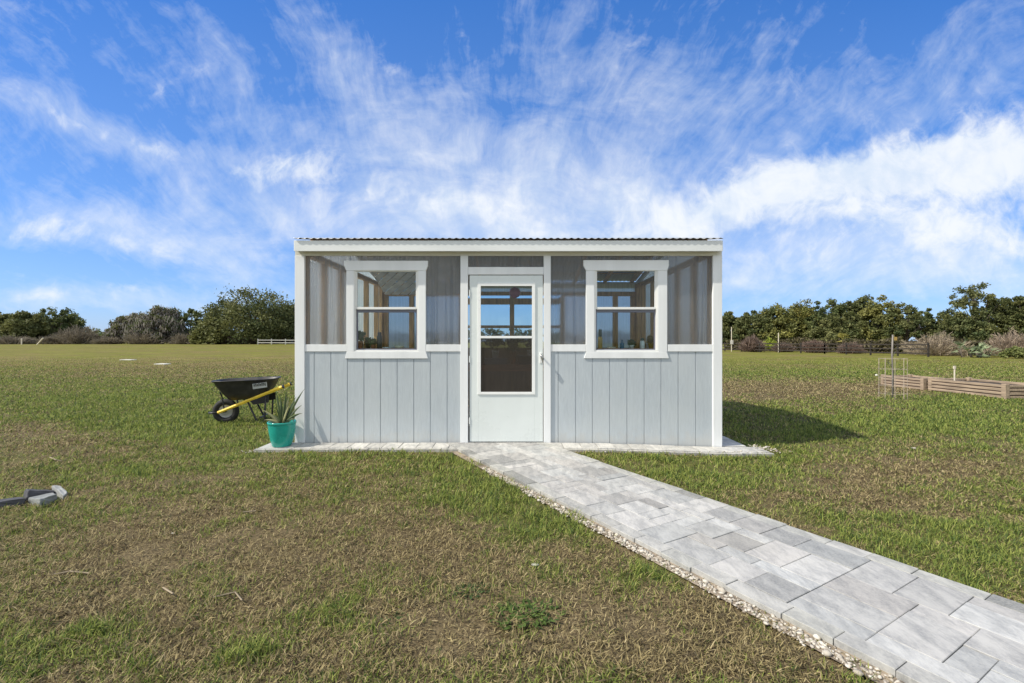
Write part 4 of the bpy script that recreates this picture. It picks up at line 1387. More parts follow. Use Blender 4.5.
# ------------------------------------------------------------------ fences and far posts
def fence(name, label, pts, rails, post_h, post_w, mat, rail_h, spacing):
    p0 = Vector(pts[0]); p1 = Vector(pts[-1])
    t = thing(name, label, 'fence', (p0.x, p0.y, gz(p0.x, p0.y)))
    og = t.location.copy()
    for a, b in zip(pts[:-1], pts[1:]):
        a = Vector(a); b = Vector(b)
        L = (b - a).length; n = max(1, round(L / spacing)); d = (b - a) / n
        ang = math.atan2(d.y, d.x)
        for i in range(n + 1):
            q = a + d * i
            z = gz(q.x, q.y)
            m = MB(og); m.box(q.x - post_w / 2, q.x + post_w / 2, q.y - post_w / 2, q.y + post_w / 2, z - .1, z + post_h)
            m.build('post', mat, t)
        for rz_ in rails:
            m = MB(og)
            for i in range(n):
                q0 = a + d * i; q1 = a + d * (i + 1)
                z0 = gz(q0.x, q0.y) + rz_; z1 = gz(q1.x, q1.y) + rz_
                nx, ny = math.sin(ang) * .02, -math.cos(ang) * .02
                off = post_w / 2 + .022
                ox, oy = -abs(math.sin(ang)) * off, -abs(math.cos(ang)) * off
                vs = []
                for q, z in ((q0, z0), (q1, z1)):
                    for s in (-1, 1):
                        for h in (0, rail_h):
                            vs.append((q.x + s * nx + ox, q.y + s * ny + oy, z + h))
                m.add(vs, [(0, 1, 3, 2), (4, 6, 7, 5), (0, 4, 5, 1), (2, 3, 7, 6), (1, 5, 7, 3), (0, 2, 6, 4)])
            m.build('rail', mat, t)
    return t


fp = [on_ground(723, 351), on_ground(830, 354), on_ground(930, 357), on_ground(1034, 360.3)]
fp = [(27.5, 64), (33.3, 49), (35.3, 39)]
fence('rail_fence', 'dark wooden rail fence running along the foot of the right tree line', [(a, b, 0) for a, b in fp], (.25, .62, 1.0), 1.2, .11, M['fence_dark'], .10, 2.5)
a = at(258, 340, 108); b_ = at(330, 340, 100)
fence('rail_fence', 'pale two rail fence beside the left wall of the shed', [(a.x, a.y, 0), (b_.x, b_.y, 0)], (.35, .95), 1.35, .16, M['fence_white'], .16, 4.0)
a = at(-20, 340, 116); b_ = at(90, 340, 114)
fence('rail_fence', 'dark low rail fence below the trees at the left edge', [(a.x, a.y, 0), (b_.x, b_.y, 0)], (.4, .9), 1.2, .14, M['fence_dark'], .14, 3.5)
p = at(40, 343, 106)
z = gz(p.x, p.y)
t = thing('wooden_prop', 'pale plank leaning at a slant on the far left lawn edge', 'plank', (p.x, p.y, z))
m = MB(); m.tube([(-.75, 0, -.1), (.75, 0, 1.55)], .13, 6); m.build('plank', M['stake'], t)
m = MB(); m.tube([(.62, .1, -.1), (.62, .1, 1.3)], .06, 6); m.build('support', M['bark'], t)
p = at(21.3 + 0.3, 343, 106)
z = gz(p.x, p.y)
m = MB(); m.box(-.09, .09, -.09, .09, -.1, 1.3); m.lathe([(.12, 1.3), (.12, 1.36), (.03, 1.42)], n=8)
tag(m.build('short_post', M['stake'], loc=(p.x, p.y, z)), 'short pale post right of the slanting plank at far left', 'post')
p = at(731.5, 345, 60)
t = thing('utility_pole', 'thin pale pole with a white box beside the right wall of the shed', 'pole', (p.x, p.y, gz(p.x, p.y)))
m = MB(); m.tube([(0, 0, -.2), (0, 0, 3.2)], .05, 8); m.build('pole', M['stake'], t)
m = MB(); m.box(-.16, .16, -.2, -.06, .95, 1.45); m.build('meter_box', M['slab_white'], t, .02)
p = at(778.5, 345, 56)
m = MB(); m.tube([(0, 0, -.2), (0, 0, 2.3)], .05, 8); m.lathe([(.07, 2.3), (.07, 2.34), (.02, 2.38)], n=8)
tag(m.build('short_post', M['stake'], loc=(p.x, p.y, gz(p.x, p.y))), 'thin pale post beside the bright yellow green shrub', 'post')

# flat white slabs in the far lawn
for (px, py, w, lab) in ((128, 360.2, .78, 'flat white slab in the left field, farther of the two'), (162.5, 364.5, .60, 'flat white slab in the left field, nearer of the two')):
    p = on_ground(px, py)
    m = MB(); m.prism_y([(-w / 2, -.02), (w / 2, -.02), (w / 2 - .02, .05), (-w / 2 + .03, .06)], -.25, .25)
    tag(m.build('white_slab', M['slab_white'], loc=p, bevel=.01), lab, 'slab', 'white slabs lying in the left field')


# ------------------------------------------------------------------ raised beds
def bed(label, x0, x1, y0, y1, h):
    z0 = gz((x0 + x1) / 2, y0)
    t = thing('raised_bed', label, 'garden bed', (x0, y0, z0), 0, 'raised garden beds')
    L, W = y1 - y0, x1 - x0
    nb = 4; bh = h / nb
    for k in range(nb):
        z = k * bh
        m = MB()
        for (a, c, d, e) in ((0, .035, .09, L - .09), (W - .035, W, .09, L - .09), (.09, W - .09, 0, .035), (.09, W - .09, L - .035, L)):
            m.box(a, c, d, e, z + .013, z + bh - .013)
        m.build('board', M['bed'], t, .006)
    m = MB()
    m.box(.012, .03, .05, L - .05, 0, h - .02); m.box(W - .03, W - .012, .05, L - .05, 0, h - .02)
    m.box(.05, W - .05, .012, .03, 0, h - .02); m.box(.05, W - .05, L - .03, L - .012, 0, h - .02)
    m.build('liner', M['bed_groove'], t)
    for (a, d) in ((0, 0), (W - .09, 0), (0, L - .09), (W - .09, L - .09)):
        m = MB(); m.box(a - .004, a + .094, d - .004, d + .094, -.03, h + .01); m.build('corner_post', M['bed'], t, .008)
    m = MB(); n = 10
    vs = [(.03 + (W - .06) * i / n, .03 + (L - .06) * j / n, h - .07 + random.uniform(-.02, .02)) for j in range(n + 1) for i in range(n + 1)]
    m.add(vs, [(j * (n + 1) + i, j * (n + 1) + i + 1, (j + 1) * (n + 1) + i + 1, (j + 1) * (n + 1) + i) for j in range(n) for i in range(n)])
    m.build('soil', M['soil'], t, smooth=True)
    return t


bed('long wooden raised garden bed nearer the camera with a pale stake in its soil', 11.18, 12.28, 10.42, 12.36, .335)
bed('shorter wooden raised garden bed behind the wire plant cage', 11.14, 12.05, 12.46, 13.9, .32)
p = at(954.5, 380, 12.0)
m = MB(); m.tube([(0, 0, 0), (0, 0, .42)], .016, 6); m.box(-.03, .03, -.012, .012, .34, .42)
tag(m.build('garden_stake', M['stake'], loc=(p.x, 12.0, gz(p.x, 12.0) + .26)), 'pale stake standing in the soil of the near raised bed', 'stake')

# sapling in its wire cage
p = on_ground(892.5, 398.5)
t = thing('wire_cage', 'thin round wire cage around the bare sapling in the right lawn', 'plant cage', p)
m = MB()
for k in range(9):
    a = 2 * math.pi * k / 9
    m.tube([(.26 * math.cos(a), .26 * math.sin(a), -.04), (.26 * math.cos(a), .26 * math.sin(a), .93)], .0045, 5)
m.build('upright_wire', M['wire'], t)
m = MB()
for zz in (.12, .3, .48, .68, .92):
    m.tube([(.26 * math.cos(2 * math.pi * k / 20), .26 * math.sin(2 * math.pi * k / 20), zz) for k in range(21)], .003, 4)
m.build('ring_wire', M['wire'], t)
t = thing('sapling', 'bare grey sapling trunk standing in the wire cage', 'sapling', p)
m = MB(); m.tube([(0, 0, -.05), (.01, 0, .5), (-.01, 0, 1.0), (.005, 0, 1.47)], [.019, .018, .017, .015], 8)
m.tube([(.0, 0, .7), (-.09, .02, .86)], [.008, .004], 5); m.tube([(0, 0, .95), (.06, 0, 1.08)], [.008, .004], 5)
m.build('trunk', M['bark_grey'], t, smooth=True)
cc = np.array([(-.1, .0, .87), (-.08, .03, .82), (.06, 0, 1.1), (-.12, 0, .78), (.05, .02, 1.05), (.02, .0, .62), (-.05, 0, .55)])
V, F = leaf_quads(cc, .07, 1.6)
link('foliage', fast_mesh('foliage', V, F, np.tile([.10, .11, .04], (len(V), 1))), M['leaf'], t)
m = MB(); m.box(.03, .10, -.01, .0, 1.34, 1.42); m.build('tag', M['yellow_pot'], t)
p = on_ground(876.5, 376.5)
m = MB(); m.lathe([(.01, 0), (.035, .012), (.045, .045), (.035, .078), (.01, .09)], n=12)
tag(m.build('white_ball', M['slab_white'], loc=p, smooth=True), 'small white ball lying in the grass left of the raised beds', 'ball')


# ------------------------------------------------------------------ wheelbarrow
def wheelbarrow():
    p = on_ground(226, 423.3)
    t = thing('wheelbarrow', 'black wheelbarrow with yellow handles parked on the lawn left of the shed', 'wheelbarrow', p, R(13))
    R0 = .19
    # wheel: tyre and rim, axle along y
    def torus(r, rr, n=28, k=10, wy=1.0):
        vs = []; fs = []
        for i in range(n):
            a = 2 * math.pi * i / n
            for j in range(k):
                b = 2 * math.pi * j / k
                q = r + rr * math.cos(b)
                vs.append((q * math.cos(a), rr * wy * math.sin(b), R0 + q * math.sin(a)))
        for i in range(n):
            for j in range(k):
                fs.append((i * k + j, i * k + (j + 1) % k, ((i + 1) % n) * k + (j + 1) % k, ((i + 1) % n) * k + j))
        return vs, fs
    wh = MB(); wh.tube([(0, -.09, R0), (0, .09, R0)], .012, 10)
    wheel = wh.build('wheel', M['black_steel'], t)
    m = MB(); m.add(*torus(.143, .047, wy=1.0)); m.build('tyre', M['rubber'], wheel, smooth=True)
    m = MB()
    prof = [(.02, -.03), (.05, -.035), (.10, -.012), (.115, -.03), (.118, 0), (.115, .03), (.10, .012), (.05, .035), (.02, .03)]
    n = 24; vs = []; fs = []
    for r, yy in prof:
        for k in range(n):
            a = 2 * math.pi * k / n; vs.append((r * math.cos(a), yy, R0 + r * math.sin(a)))
    for i in range(len(prof) - 1):
        for k in range(n):
            fs.append((i * n + k, i * n + (k + 1) % n, (i + 1) * n + (k + 1) % n, (i + 1) * n + k))
    m.add(vs, fs); m.build('rim', M['rim'], wheel, smooth=True)
    # tray: loft of rounded rectangles, open on top
    def ring(z0, z1, x0, x1, hw, n=40, e=4.0):
        out = []
        for k in range(n):
            a = 2 * math.pi * k / n
            c, s = math.cos(a), math.sin(a)
            f = (abs(c) ** e + abs(s) ** e) ** (-1 / e)
            u = c * f
            x = (x0 + x1) / 2 + (x1 - x0) / 2 * u
            tt = (u + 1) / 2
            out.append((x, hw * s * f * (1 - .10 * (1 - tt)), z0 + (z1 - z0) * tt))
        return out
    rings = [ring(.37, .395, .12, .50, .14), ring(.38, .405, .07, .56, .19), ring(.475, .49, -.01, .63, .235), ring(.58, .60, -.09, .695, .275), ring(.668, .695, -.135, .735, .305),
             ring(.675, .702, -.15, .75, .32), ring(.667, .694, -.158, .758, .33)]
    vs = sum(rings, []); n = 40; fs = []
    for i in range(len(rings) - 1):
        for k in range(n):
            fs.append((i * n + k, i * n + (k + 1) % n, (i + 1) * n + (k + 1) % n, (i + 1) * n + k))
    fs.append(tuple(range(n - 1, -1, -1)))
    m = MB(); m.add(vs, fs)
    tray = m.build('tray', M['tray'], t, smooth=True)
    so = tray.modifiers.new('shell', 'SOLIDIFY'); so.thickness = .006; so.offset = 1
    # decal on the near flank: white plate with dark letter strokes
    def flank(x, v):      # v 0..1 from lower to rim on the near side
        z = .468 + v * .215 + (x - .3) * .03
        y = -(.236 + v * .07) - .013
        return Vector((x, y, z))
    dm = MB()
    a0, a1 = .46, .66
    q = [flank(a0, .34), flank(a1, .44), flank(a1, .82), flank(a0, .72)]
    dm.add(q + [v + Vector((0, .003, 0)) for v in q], [(0, 1, 2, 3), (7, 6, 5, 4), (0, 4, 5, 1), (1, 5, 6, 2), (2, 6, 7, 3), (3, 7, 4, 0)])
    dec = dm.build('decal', M['label_white'], tray)
    lm = MB()
    rnd = random.Random(3)
    for k in range(8):
        x0 = a0 + .014 + k * .0222
        for s in range(2):
            xa = x0 + s * .011
            v0 = .50 + (xa - a0) * .385; v1 = v0 + .2
            pa, pb = flank(xa, v0), flank(xa + .006, v0)
            pc, pd = flank(xa + .006, v1 - rnd.choice((0, .05))), flank(xa, v1)
            off = Vector((0, -.0015, 0))
            lm.add([v + off for v in (pa, pb, pc, pd)], [(0, 1, 2, 3)])
        v0 = .50 + (x0 - a0) * .385 + rnd.choice((0, .08, .16))
        pa, pb, pc, pd = flank(x0, v0), flank(x0 + .016, v0), flank(x0 + .016, v0 + .05), flank(x0, v0 + .05)
        lm.add([v + Vector((0, -.002, 0)) for v in (pa, pb, pc, pd)], [(0, 1, 2, 3)])
    lm.build('decal_lettering', M['black_plastic'], tray)
    # handles
    for s in (-1, 1):
        m = MB()
        def hp(x): return Vector((x, s * (.11 + .15 * max(0, x + .1) / 1.1), .185 + .425 * (x + .07) / 1.03))
        A, B = hp(-.07), hp(.88)
        for x0, x1, w in ((-.07, .70, .023), (.70, .865, .027)):
            a, b = hp(x0), hp(x1)
            m.tube([a, b], w * 1.1, 6)
        h = m.build('handle', M['yellow'], t)
        m = MB(); m.tube([hp(.86), hp(.885)], .028, 8); m.build('grip_cap', M['black_plastic'], h)
        # leg and struts
        m = MB()
        l0 = hp(.36) + Vector((0, 0, -.02)); l1 = hp(.62) + Vector((0, 0, -.02))
        m.tube([l0, (.50, s * .2, .03), (.54, s * .2, .012), (.60, s * .2, .03), l1], .014, 7)
        m.build('leg', M['black_steel'], t, smooth=True)
        m = MB()
        m.tube([hp(.02), hp(.02) + Vector((-.03, 0, .2)), (-.03, s * .15, .50)], .011, 6)
        m.tube([hp(.22), (.2, s * .14, .40)], .012, 6)
        m.build('tray_strut', M['black_steel'], t)
        m = MB()
        w0 = hp(.78); m.prism_y([(.40, .36), (.66, .45), (.66, .33), (.44, .30)], min(s * .19, s * .20), max(s * .19, s * .20))
        m.build('side_plate', M['black_steel'], t)
    m = MB(); m.tube([(-.07, .12, .185), (-.20, .09, .175), (-.235, 0, .172), (-.20, -.09, .175), (-.07, -.12, .185)], .014, 7)
    m.build('nose_guard', M['black_steel'], t, smooth=True)
    m = MB(); m.tube([(.54, -.2, .1), (.54, .2, .1)], .010, 6); m.build('cross_brace', M['black_steel'], t)


wheelbarrow()


# ------------------------------------------------------------------ teal pot with sword plant
def pot_plant():
    x, y = (282 - CX) / FPX * 5.405, 5.405
    z = .041
    t = thing('potted_plant', 'teal glazed pot of variegated sword leaves at the left corner of the shed', 'potted plant', (x, y, z))
    m = MB()
    m.lathe([(.098, 0), (.105, .008), (.128, .09), (.145, .19), (.150, .245), (.152, .262), (.156, .266), (.157, .284), (.153, .288), (.146, .286), (.143, .25), (.12, .10)], n=40)
    m.build('pot', M['teal'], t, smooth=True)
    m = MB(); m.lathe([(.001, .262), (.08, .268), (.143, .258)], n=20); m.build('soil', M['soil'], t)
    leaves = [(-.124, .30, .10, 0), (-.055, .40, -.03, 0), (.07, .34, .04, 1), (.255, .405, .02, 0), (.125, .23, -.08, 1), (.25, .125, -.02, 0),
              (-.20, .17, -.06, 1), (-.19, .11, .05, 0), (-.17, .055, -.08, 1), (.01, .30, .10, 0), (-.09, .24, .12, 1), (.10, .30, .14, 0), (.17, .20, .14, 0), (-.02, .22, -.10, 0), (.19, .06, -.06, 0), (-.06, .33, .08, 0), (.04, .40, .03, 0)]
    rnd = random.Random(4)
    for dx, dz, dy, cream in leaves:
        b = Vector((dx * .12, dy * .25, .26)); tip = Vector((dx, dy, .26 + dz))
        d = tip - b
        droop = .10 * math.hypot(dx, dy)
        n = 7
        side = Vector((d.z, 0, -d.x)); side = Vector((-dy, dx, 0)) if abs(dx) < .03 else Vector((.35 * -d.z, .25 * dx + .08, .35 * d.x))
        side = Vector((d.z, rnd.uniform(-.15, .15), -d.x)).normalized()
        nrm = d.cross(side).normalized()
        vs = []; fs = []; cs = []
        for i in range(n):
            f = i / (n - 1)
            c = b + d * f + Vector((0, 0, droop * 4 * f * (1 - f)))
            w = .0155 * (1 - f ** 2.2) * (.75 + .9 * f * (1 - f) * 2) + .0006
            for j, e in enumerate((-1, -.55, 0, .55, 1)):
                vs.append(c + side * w * e + nrm * (abs(e) - .5) * w * .35)
                edge = abs(e) > .5
                g = (.30, .30, .15) if (edge and cream) else ((.10, .13, .06) if edge else (.028, .060, .026))
                if cream and not edge: g = (.42, .41, .22) if j == 2 else (.16, .20, .08)
                cs.append(g)
        for i in range(n - 1):
            for j in range(4):
                a = i * 5 + j
                fs.append((a, a + 1, a + 6, a + 5))
        me = fast_mesh('leaf', np.array([v[:] for v in vs]), np.array(fs), np.array(cs), smooth=True)
        lo = link('leaf', me, M['sword'], t)
        so = lo.modifiers.new('thick', 'SOLIDIFY'); so.thickness = .003


pot_plant()


# ------------------------------------------------------------------ inside the shed
def interior():
    y0, y1 = 8.42, 9.0
    t = thing('workbench', 'brown potting bench along the back wall inside the shed', 'workbench', (0, y0, .045))
    og = (0, y0, .045)
    m = MB(og); m.box(-1.7, 1.7, y0, y1, .80, .84); m.build('bench_top', M['bench'], t, .004)
    m = MB(og); m.box(-1.68, 1.68, y0 + .02, y0 + .04, .72, .799); m.build('apron_board', M['bench'], t, .003)
    m = MB(og)
    for k in range(12):
        m.box(-1.66 + k * .277, -1.66 + k * .277 + .268, y0 + .05, y0 + .065, .06, .718)
    m.build('front_panel', M['wood_dark'], t)
    for a in (-1.66, 0, 1.6):
        m = MB(og); m.box(a, a + .07, y1 - .09, y1 - .02, .046, .799); m.build('leg', M['wood'], t)
        m = MB(og); m.box(a, a + .07, y0 + .07, y0 + .14, .046, .799); m.build('leg', M['wood'], t)
    # on the bench
    def pot(x, y, z, r, h, mat, label, name='plant_pot'):
        m = MB(); m.lathe([(r * .7, 0), (r * .95, h * .85), (r, h * .86), (r, h), (r * .9, h), (r * .85, h * .8)], n=18)
        return tag(m.build(name, mat, loc=(x, y, z), smooth=True), label, 'pot')
    zb = .841
    m = MB(); m.prism_y([(-.17, 0), (.17, 0), (.21, .16), (-.21, .16)], -.12, .12)
    tag(m.build('storage_tub', M['black_plastic'], loc=(.30, 8.62, zb), bevel=.01), 'black tub on the right half of the potting bench', 'tub')
    m = MB(); m.prism_y([(-.20, 0), (.2, 0), (.22, .11), (-.22, .11)], -.1, .1)
    tag(m.build('storage_tub', M['rail_vinyl'], loc=(-.30, 8.62, zb), bevel=.01), 'low grey tub on the left half of the potting bench', 'tub')
    pot(.02, 8.58, zb, .06, .13, M['terracotta'], 'small terracotta pot between the two tubs on the bench')

    def plant(x, y, z, r, h, mat, label, n=70, tint=(.05, .09, .03), tint2=(.14, .2, .07), ls=.05):
        t = thing('potted_plant', label, 'potted plant', (x, y, z), 0, 'small plants inside the shed')
        m = MB(); m.lathe([(r * .7, 0), (r * .95, h * .4), (r, h * .42), (r, h * .46), (r * .9, h * .44)], n=16); m.build('pot', mat, t, smooth=True)
        C = cloud(np.array([[0, 0, h * .75]]), [max(r * 1.2, h * .35)], n, 1.0)
        V, F = leaf_quads(C, ls, 2.2, up=.3)
        g = RNG.random((n, 1))
        link('foliage', fast_mesh('foliage', V, F, np.repeat((1 - g) * np.array(tint) + g * np.array(tint2), 4, 0)), M['leaf'], t)
        return t
    plant(-.32, 8.86, zb, .07, .55, M['white_ceramic'], 'bushy plant at the back of the bench seen left in the door glass', 110)
    plant(.02, 8.88, zb, .06, .50, M['terracotta'], 'bushy plant at the middle of the bench behind the terracotta pot', 90)
    plant(.36, 8.86, zb, .07, .56, M['white_ceramic'], 'pale leaved plant at the back of the bench seen right in the door glass', 110, (.15, .2, .12), (.4, .45, .33))
    plant(-1.45, 8.7, zb, .1, .42, M['terracotta'], 'plant on the left end of the potting bench', 90)
    plant(1.4, 8.7, zb, .1, .40, M['terracotta'], 'plant on the right end of the potting bench', 90)
    # window shelf, left
    zs = 1.176
    ys = 5.74
    def sx(px, y=ys): return (px - CX) / FPX * y
    plant(sx(360.5), ys, zs, .035, .20, M['terracotta'], 'tall leafy plant at the left end of the left window shelf', 90, ls=.035)
    plant(sx(367), ys + .04, zs, .035, .13, M['black_plastic'], 'low leafy plant second from the left on the left window shelf', 80, ls=.03)
    plant(sx(373), ys, zs, .03, .11, M['terracotta'], 'low leafy plant left of the dark bottle on the shelf', 70, ls=.03)
    m = MB(); m.lathe([(.030, 0), (.032, .02), (.032, .15), (.024, .17), (.022, .20), (.018, .205)], n=16)
    tag(m.build('bottle', M['black_plastic'], loc=(sx(379.5), ys, zs), smooth=True), 'slim dark bottle standing on the left window shelf', 'bottle')
    m = MB(); m.lathe([(.03, 0), (.05, .008), (.065, .035), (.060, .035), (.045, .012)], n=20)
    tag(m.build('bowl', M['cream'], loc=(sx(398), ys + .06, zs), smooth=True), 'shallow cream bowl right of the dark bottle in the left window', 'bowl')
    m = MB(); m.lathe([(.03, 0), (.055, .008), (.06, .02), (.05, .018)], n=20)
    tag(m.build('saucer', M['white_ceramic'], loc=(sx(388), ys - .02, zs), smooth=True), 'white saucer beside the dark bottle in the left window', 'saucer')
    # right window shelf
    t = thing('bottle', 'dark capped bottle with a yellow label at the left of the right window', 'bottle', (sx(600.2), ys, zs))
    m = MB(); m.lathe([(.026, 0), (.028, .01), (.028, .13), (.018, .15)], n=16); m.build('body', M['yellow_pot'], t, smooth=True)
    m = MB(); m.lathe([(.020, .150), (.021, .152), (.021, .235), (.015, .24)], n=14); m.build('cap', M['dark_green'], t, smooth=True)
    m = MB(); m.lathe([(.03, 0), (.05, .008), (.058, .022), (.05, .02)], n=20)
    tag(m.build('saucer', M['cream'], loc=(sx(611.5), ys, zs), smooth=True), 'pale saucer right of the yellow labelled bottle', 'saucer')
    m = MB(); m.lathe([(.022, 0), (.026, .01), (.026, .06), (.012, .085), (.011, .11), (.014, .112)], n=16)
    tag(m.build('bottle', M['blue_glass'], loc=(sx(622), ys, zs), smooth=True), 'small blue bottle in the middle of the right window shelf', 'bottle')
    plant(sx(631.5), ys, zs, .035, .10, M['white_ceramic'], 'low grey green succulent between the blue bottle and the white jar', 60, (.05, .09, .06), (.12, .18, .12), .03)
    t = thing('jar', 'white jar with a green lid on the right window shelf', 'jar', (sx(642.3), ys, zs))
    m = MB(); m.lathe([(.026, 0), (.03, .01), (.03, .075), (.022, .10)], n=18); m.build('body', M['white_ceramic'], t, smooth=True)
    m = MB(); m.lathe([(.024, .101), (.025, .103), (.024, .125), (.008, .135)], n=16); m.build('lid', M['dark_green'], t, smooth=True)
    plant(sx(651.5), ys + .03, zs, .036, .15, M['yellow_pot'], 'ochre pot with yellow leaves at the right end of the shelf', 70, (.25, .17, .04), (.4, .3, .08), .035)
    plant(sx(690), ys + .05, .86, .05, .30, M['terracotta'], 'pale flowering plant behind the right hand side panel', 60, (.3, .3, .25), (.6, .58, .5), .04)
    # side bench for that plant
    t = thing('side_table', 'small wooden table behind the right hand side panel inside the shed', 'table', (2.12, 5.86, .045))
    m = MB((2.12, 5.86, .045)); m.box(1.85, 2.40, 5.67, 6.15, .83, .86); m.build('tabletop', M['bench'], t)
    for a in (1.88, 2.32):
        for c in (5.70, 6.07):
            m = MB((2.12, 5.86, .045)); m.box(a, a + .05, c, c + .05, .046, .829); m.build('leg', M['wood'], t)
    # hanging lantern
    t = thing('hanging_lantern', 'pink round lantern hanging from the ridge inside the door', 'lantern', (.045, 7.4, 1.96))
    m = MB(); m.lathe([(.02, 0), (.07, .03), (.095, .09), (.07, .15), (.02, .18)], n=18); m.build('globe', M['pink'], t, smooth=True)
    m = MB(); m.tube([(0, 0, .18), (0, 0, .80)], .004, 5); m.build('cord', M['wire'], t)


interior()


# ------------------------------------------------------------------ loose things on the lawn
def broken_pavers():
    G = 'broken pavers lying on the lawn'
    specs = [
        ('grey topped broken paver at the front of the pile on the left lawn', [(28, 502), (53, 496), (57.5, 499), (41, 505)], .055, 'brick_grey', (-.05, -.08, 0)),
        ('small pale broken paver corner at the right end of the pile', [(54, 493), (62, 491.5), (65, 495), (58, 498)], .06, 'brick_pale', (.10, .22, .2)),
        ('dark paver slab tilted at the back of the pile', [(22, 496), (50, 494), (52, 497), (24, 500)], .07, 'brick_dark', (-.30, .06, 0)),
        ('dark blue grey paver cut by the left edge of the photo', [(-14, 505), (21, 499), (24, 503), (-10, 509)], .05, 'brick_dark', (-.10, -.06, 0))]
    for lab, poly, th, mt, tilt in specs:
        pts = [on_ground(a, b + 2.5) for a, b in poly]
        c = sum(pts, Vector()) / 4
        m = MB()
        lo = [(q.x - c.x, (q.y - c.y) * 1.0, -.01) for q in pts]
        hi = [(q.x - c.x + random.uniform(-.006, .006), q.y - c.y + random.uniform(-.006, .006), th) for q in pts]
        m.add(lo + hi, [(0, 1, 2, 3), (7, 6, 5, 4), (0, 4, 5, 1), (1, 5, 6, 2), (2, 6, 7, 3), (3, 7, 4, 0)])
        o = m.build('broken_paver', M[mt], loc=c, bevel=.006)
        bm = bmesh.new(); bm.from_mesh(o.data); bmesh.ops.recalc_face_normals(bm, faces=bm.faces)
        bmesh.ops.subdivide_edges(bm, edges=bm.edges, cuts=3, use_grid_fill=True)
        for v in bm.verts:
            v.co += Vector((random.uniform(-1, 1), random.uniform(-1, 1), random.uniform(-1, 1))) * .0035
        bm.to_mesh(o.data); bm.free()
        o.rotation_euler = tilt
        tag(o, lab, 'paver', G)


broken_pavers()


def weed(label, px, py, r, n, t1, t2, h):
    global RNG
    p = on_ground(px, py)
    th = RNG.uniform(0, 6.28, n); rr = np.sqrt(RNG.random(n)) * r
    b = np.stack([np.cos(th) * rr, np.sin(th) * rr * .7, np.zeros(n)], 1)
    b[:, :2] += RNG.choice([-.35, .1, .45], n)[:, None] * r * np.array([1, .3])
    th = th + RNG.normal(0, 1.1, n)
    L = RNG.uniform(.3, 1.0, n) * r * .52
    e = RNG.uniform(.25, 1.0, n)
    d = np.stack([np.cos(th) * np.cos(e), np.sin(th) * np.cos(e), np.sin(e) * h], 1)
    s = np.stack([-np.sin(th), np.cos(th), RNG.uniform(-.4, .4, n)], 1)
    w = L * RNG.uniform(.08, .15, n)
    m1 = b + d * (L * .55)[:, None]; tip = b + d * L[:, None]; tip[:, 2] -= .12 * L
    V = np.stack([b - s * (w * .3)[:, None], b + s * (w * .3)[:, None], m1 + s * w[:, None], m1 - s * w[:, None], tip, tip], 1)
    V[..., 2] = np.maximum(V[..., 2], .003)
    V = V.reshape(-1, 3)
    k = (np.arange(n) * 6)[:, None]
    F = np.concatenate([k + np.array([[0, 1, 2]]), k + np.array([[0, 2, 3]]), k + np.array([[3, 2, 4]])])
    g = RNG.random((n, 1))
    o = link('weed', fast_mesh('weed', V, F, np.repeat((1 - g) * np.array(t1) + g * np.array(t2), 6, 0)), M['grass'], loc=p)
    tag(o, label, 'weed', 'broad leaved weeds in the dry lawn')


weed('larger bright green weed in the dry foreground lawn', 523, 615, .125, 260, (.045, .085, .02), (.15, .215, .05), .6)
weed('smaller dark green weed left of and behind the larger one', 470, 591, .085, 190, (.04, .085, .03), (.11, .17, .055), .6)
weed('pale green weed at the left side of the foreground', 385, 622, .08, 80, (.06, .1, .03), (.15, .19, .07), .6)


def stick(label, pts, r=.004):
    w = [on_ground(a, b) + Vector((0, 0, .018 + dz)) for a, b, dz in pts]
    m = MB(w[0]); m.tube(w, r, 5)
    tag(m.build('twig', M['twig'], loc=w[0]), label, 'twig', 'dry twigs lying on the lawn')


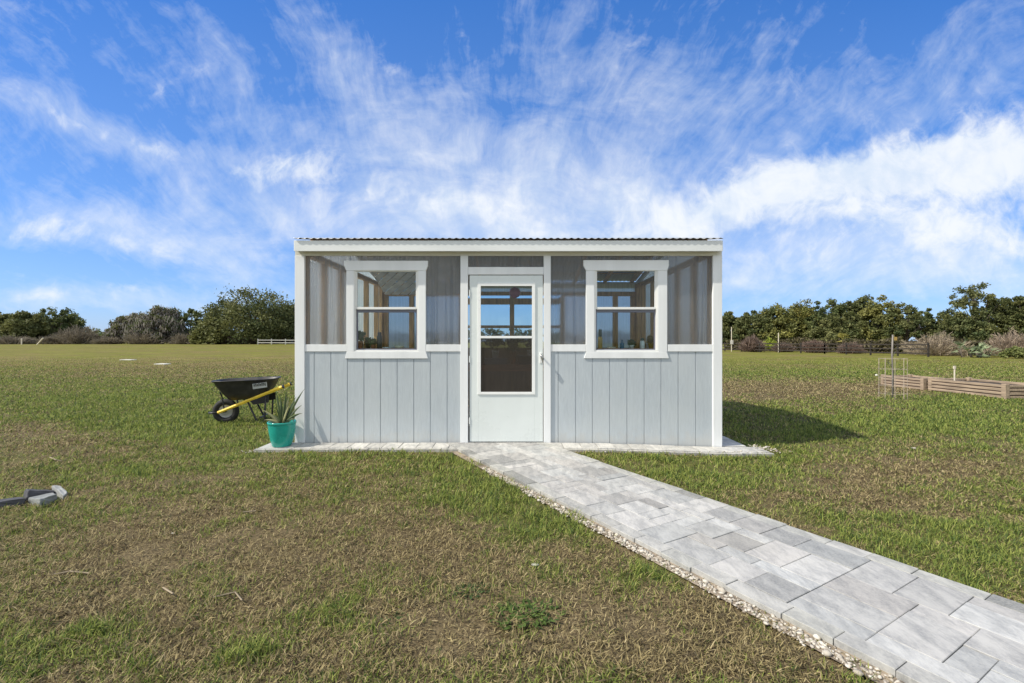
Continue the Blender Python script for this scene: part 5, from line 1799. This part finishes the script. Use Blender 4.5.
stick('straight pale twig at the left of the foreground', [(52, 578, 0), (70, 576, .008), (89, 576.5, 0)])
stick('bent twig with a kink below the middle of the left lawn', [(213, 601, 0), (235, 598, .012), (242, 604, 0)])
stick('short slanting twig left of the bent one', [(163, 591, 0), (173, 599, .008)])
stick('pale twig near the broken paver pile', [(50, 459, .0), (56, 462.5, .01), (62, 463, 0)], .006)
stick('thin twig in the mid lawn below the teal pot', [(243, 514.5, 0), (256, 514, .006)])
for lab, px, py, r in (('flat pale stone in the dry lawn left of the path', 535, 567, .012), ('tiny white stone in the left lawn', 173, 535, .008), ('small white stone in the right lawn beyond the path', 914, 449.5, .02)):
    p = on_ground(px, py)
    m = MB(); m.lathe([(r * .6, 0), (r * 1.2, r * .3), (r, r * .7), (r * .4, r * .9)], n=9)
    o = m.build('pale_stone', M['pale_stone'], loc=p + Vector((0, 0, .01)), smooth=True); o.scale = (1.6, 1, .8)
    tag(o, lab, 'stone', 'pale stones lying on the lawn')


def undergrowth(label, pts, n, h, t1, t2, size):
    """continuous low scrub that nobody could count, along a tree line"""
    P = []
    for a, b in zip(pts[:-1], pts[1:]):
        k = n // (len(pts) - 1)
        f = RNG.random(k)[:, None]
        q = np.array(a)[None] * (1 - f) + np.array(b)[None] * f
        q = q + RNG.normal(0, .5, (k, 2))
        hh = h * (.45 + .9 * fbm(q[:, 0] * .35, q[:, 1] * .35, 51, 3))
        P.append(np.stack([q[:, 0], q[:, 1], ground(q[:, 0], q[:, 1]) + hh * RNG.random(k) ** .8], 1))
    P = np.concatenate(P)
    V, F = leaf_quads(P, size, 1.8)
    g = RNG.random((len(P), 1))
    tag(link('undergrowth', fast_mesh('undergrowth', V, F, np.repeat((1 - g) * np.array(t1) + g * np.array(t2), 4, 0)), M['leaf']), label, 'undergrowth', kind='stuff')


undergrowth('dark scrub filling the foot of the right tree line behind the fence', [(33, 70), (40, 54), (43.5, 44), (47, 36)], 9000, 1.7, (.06, .05, .03), (.15, .13, .06), .22)
undergrowth('dark brown scrub filling the foot of the left tree line', [(-150, 124), (-100, 122), (-60, 122), (-38, 124)], 7000, 2.4, (.07, .06, .04), (.15, .125, .09), .42)
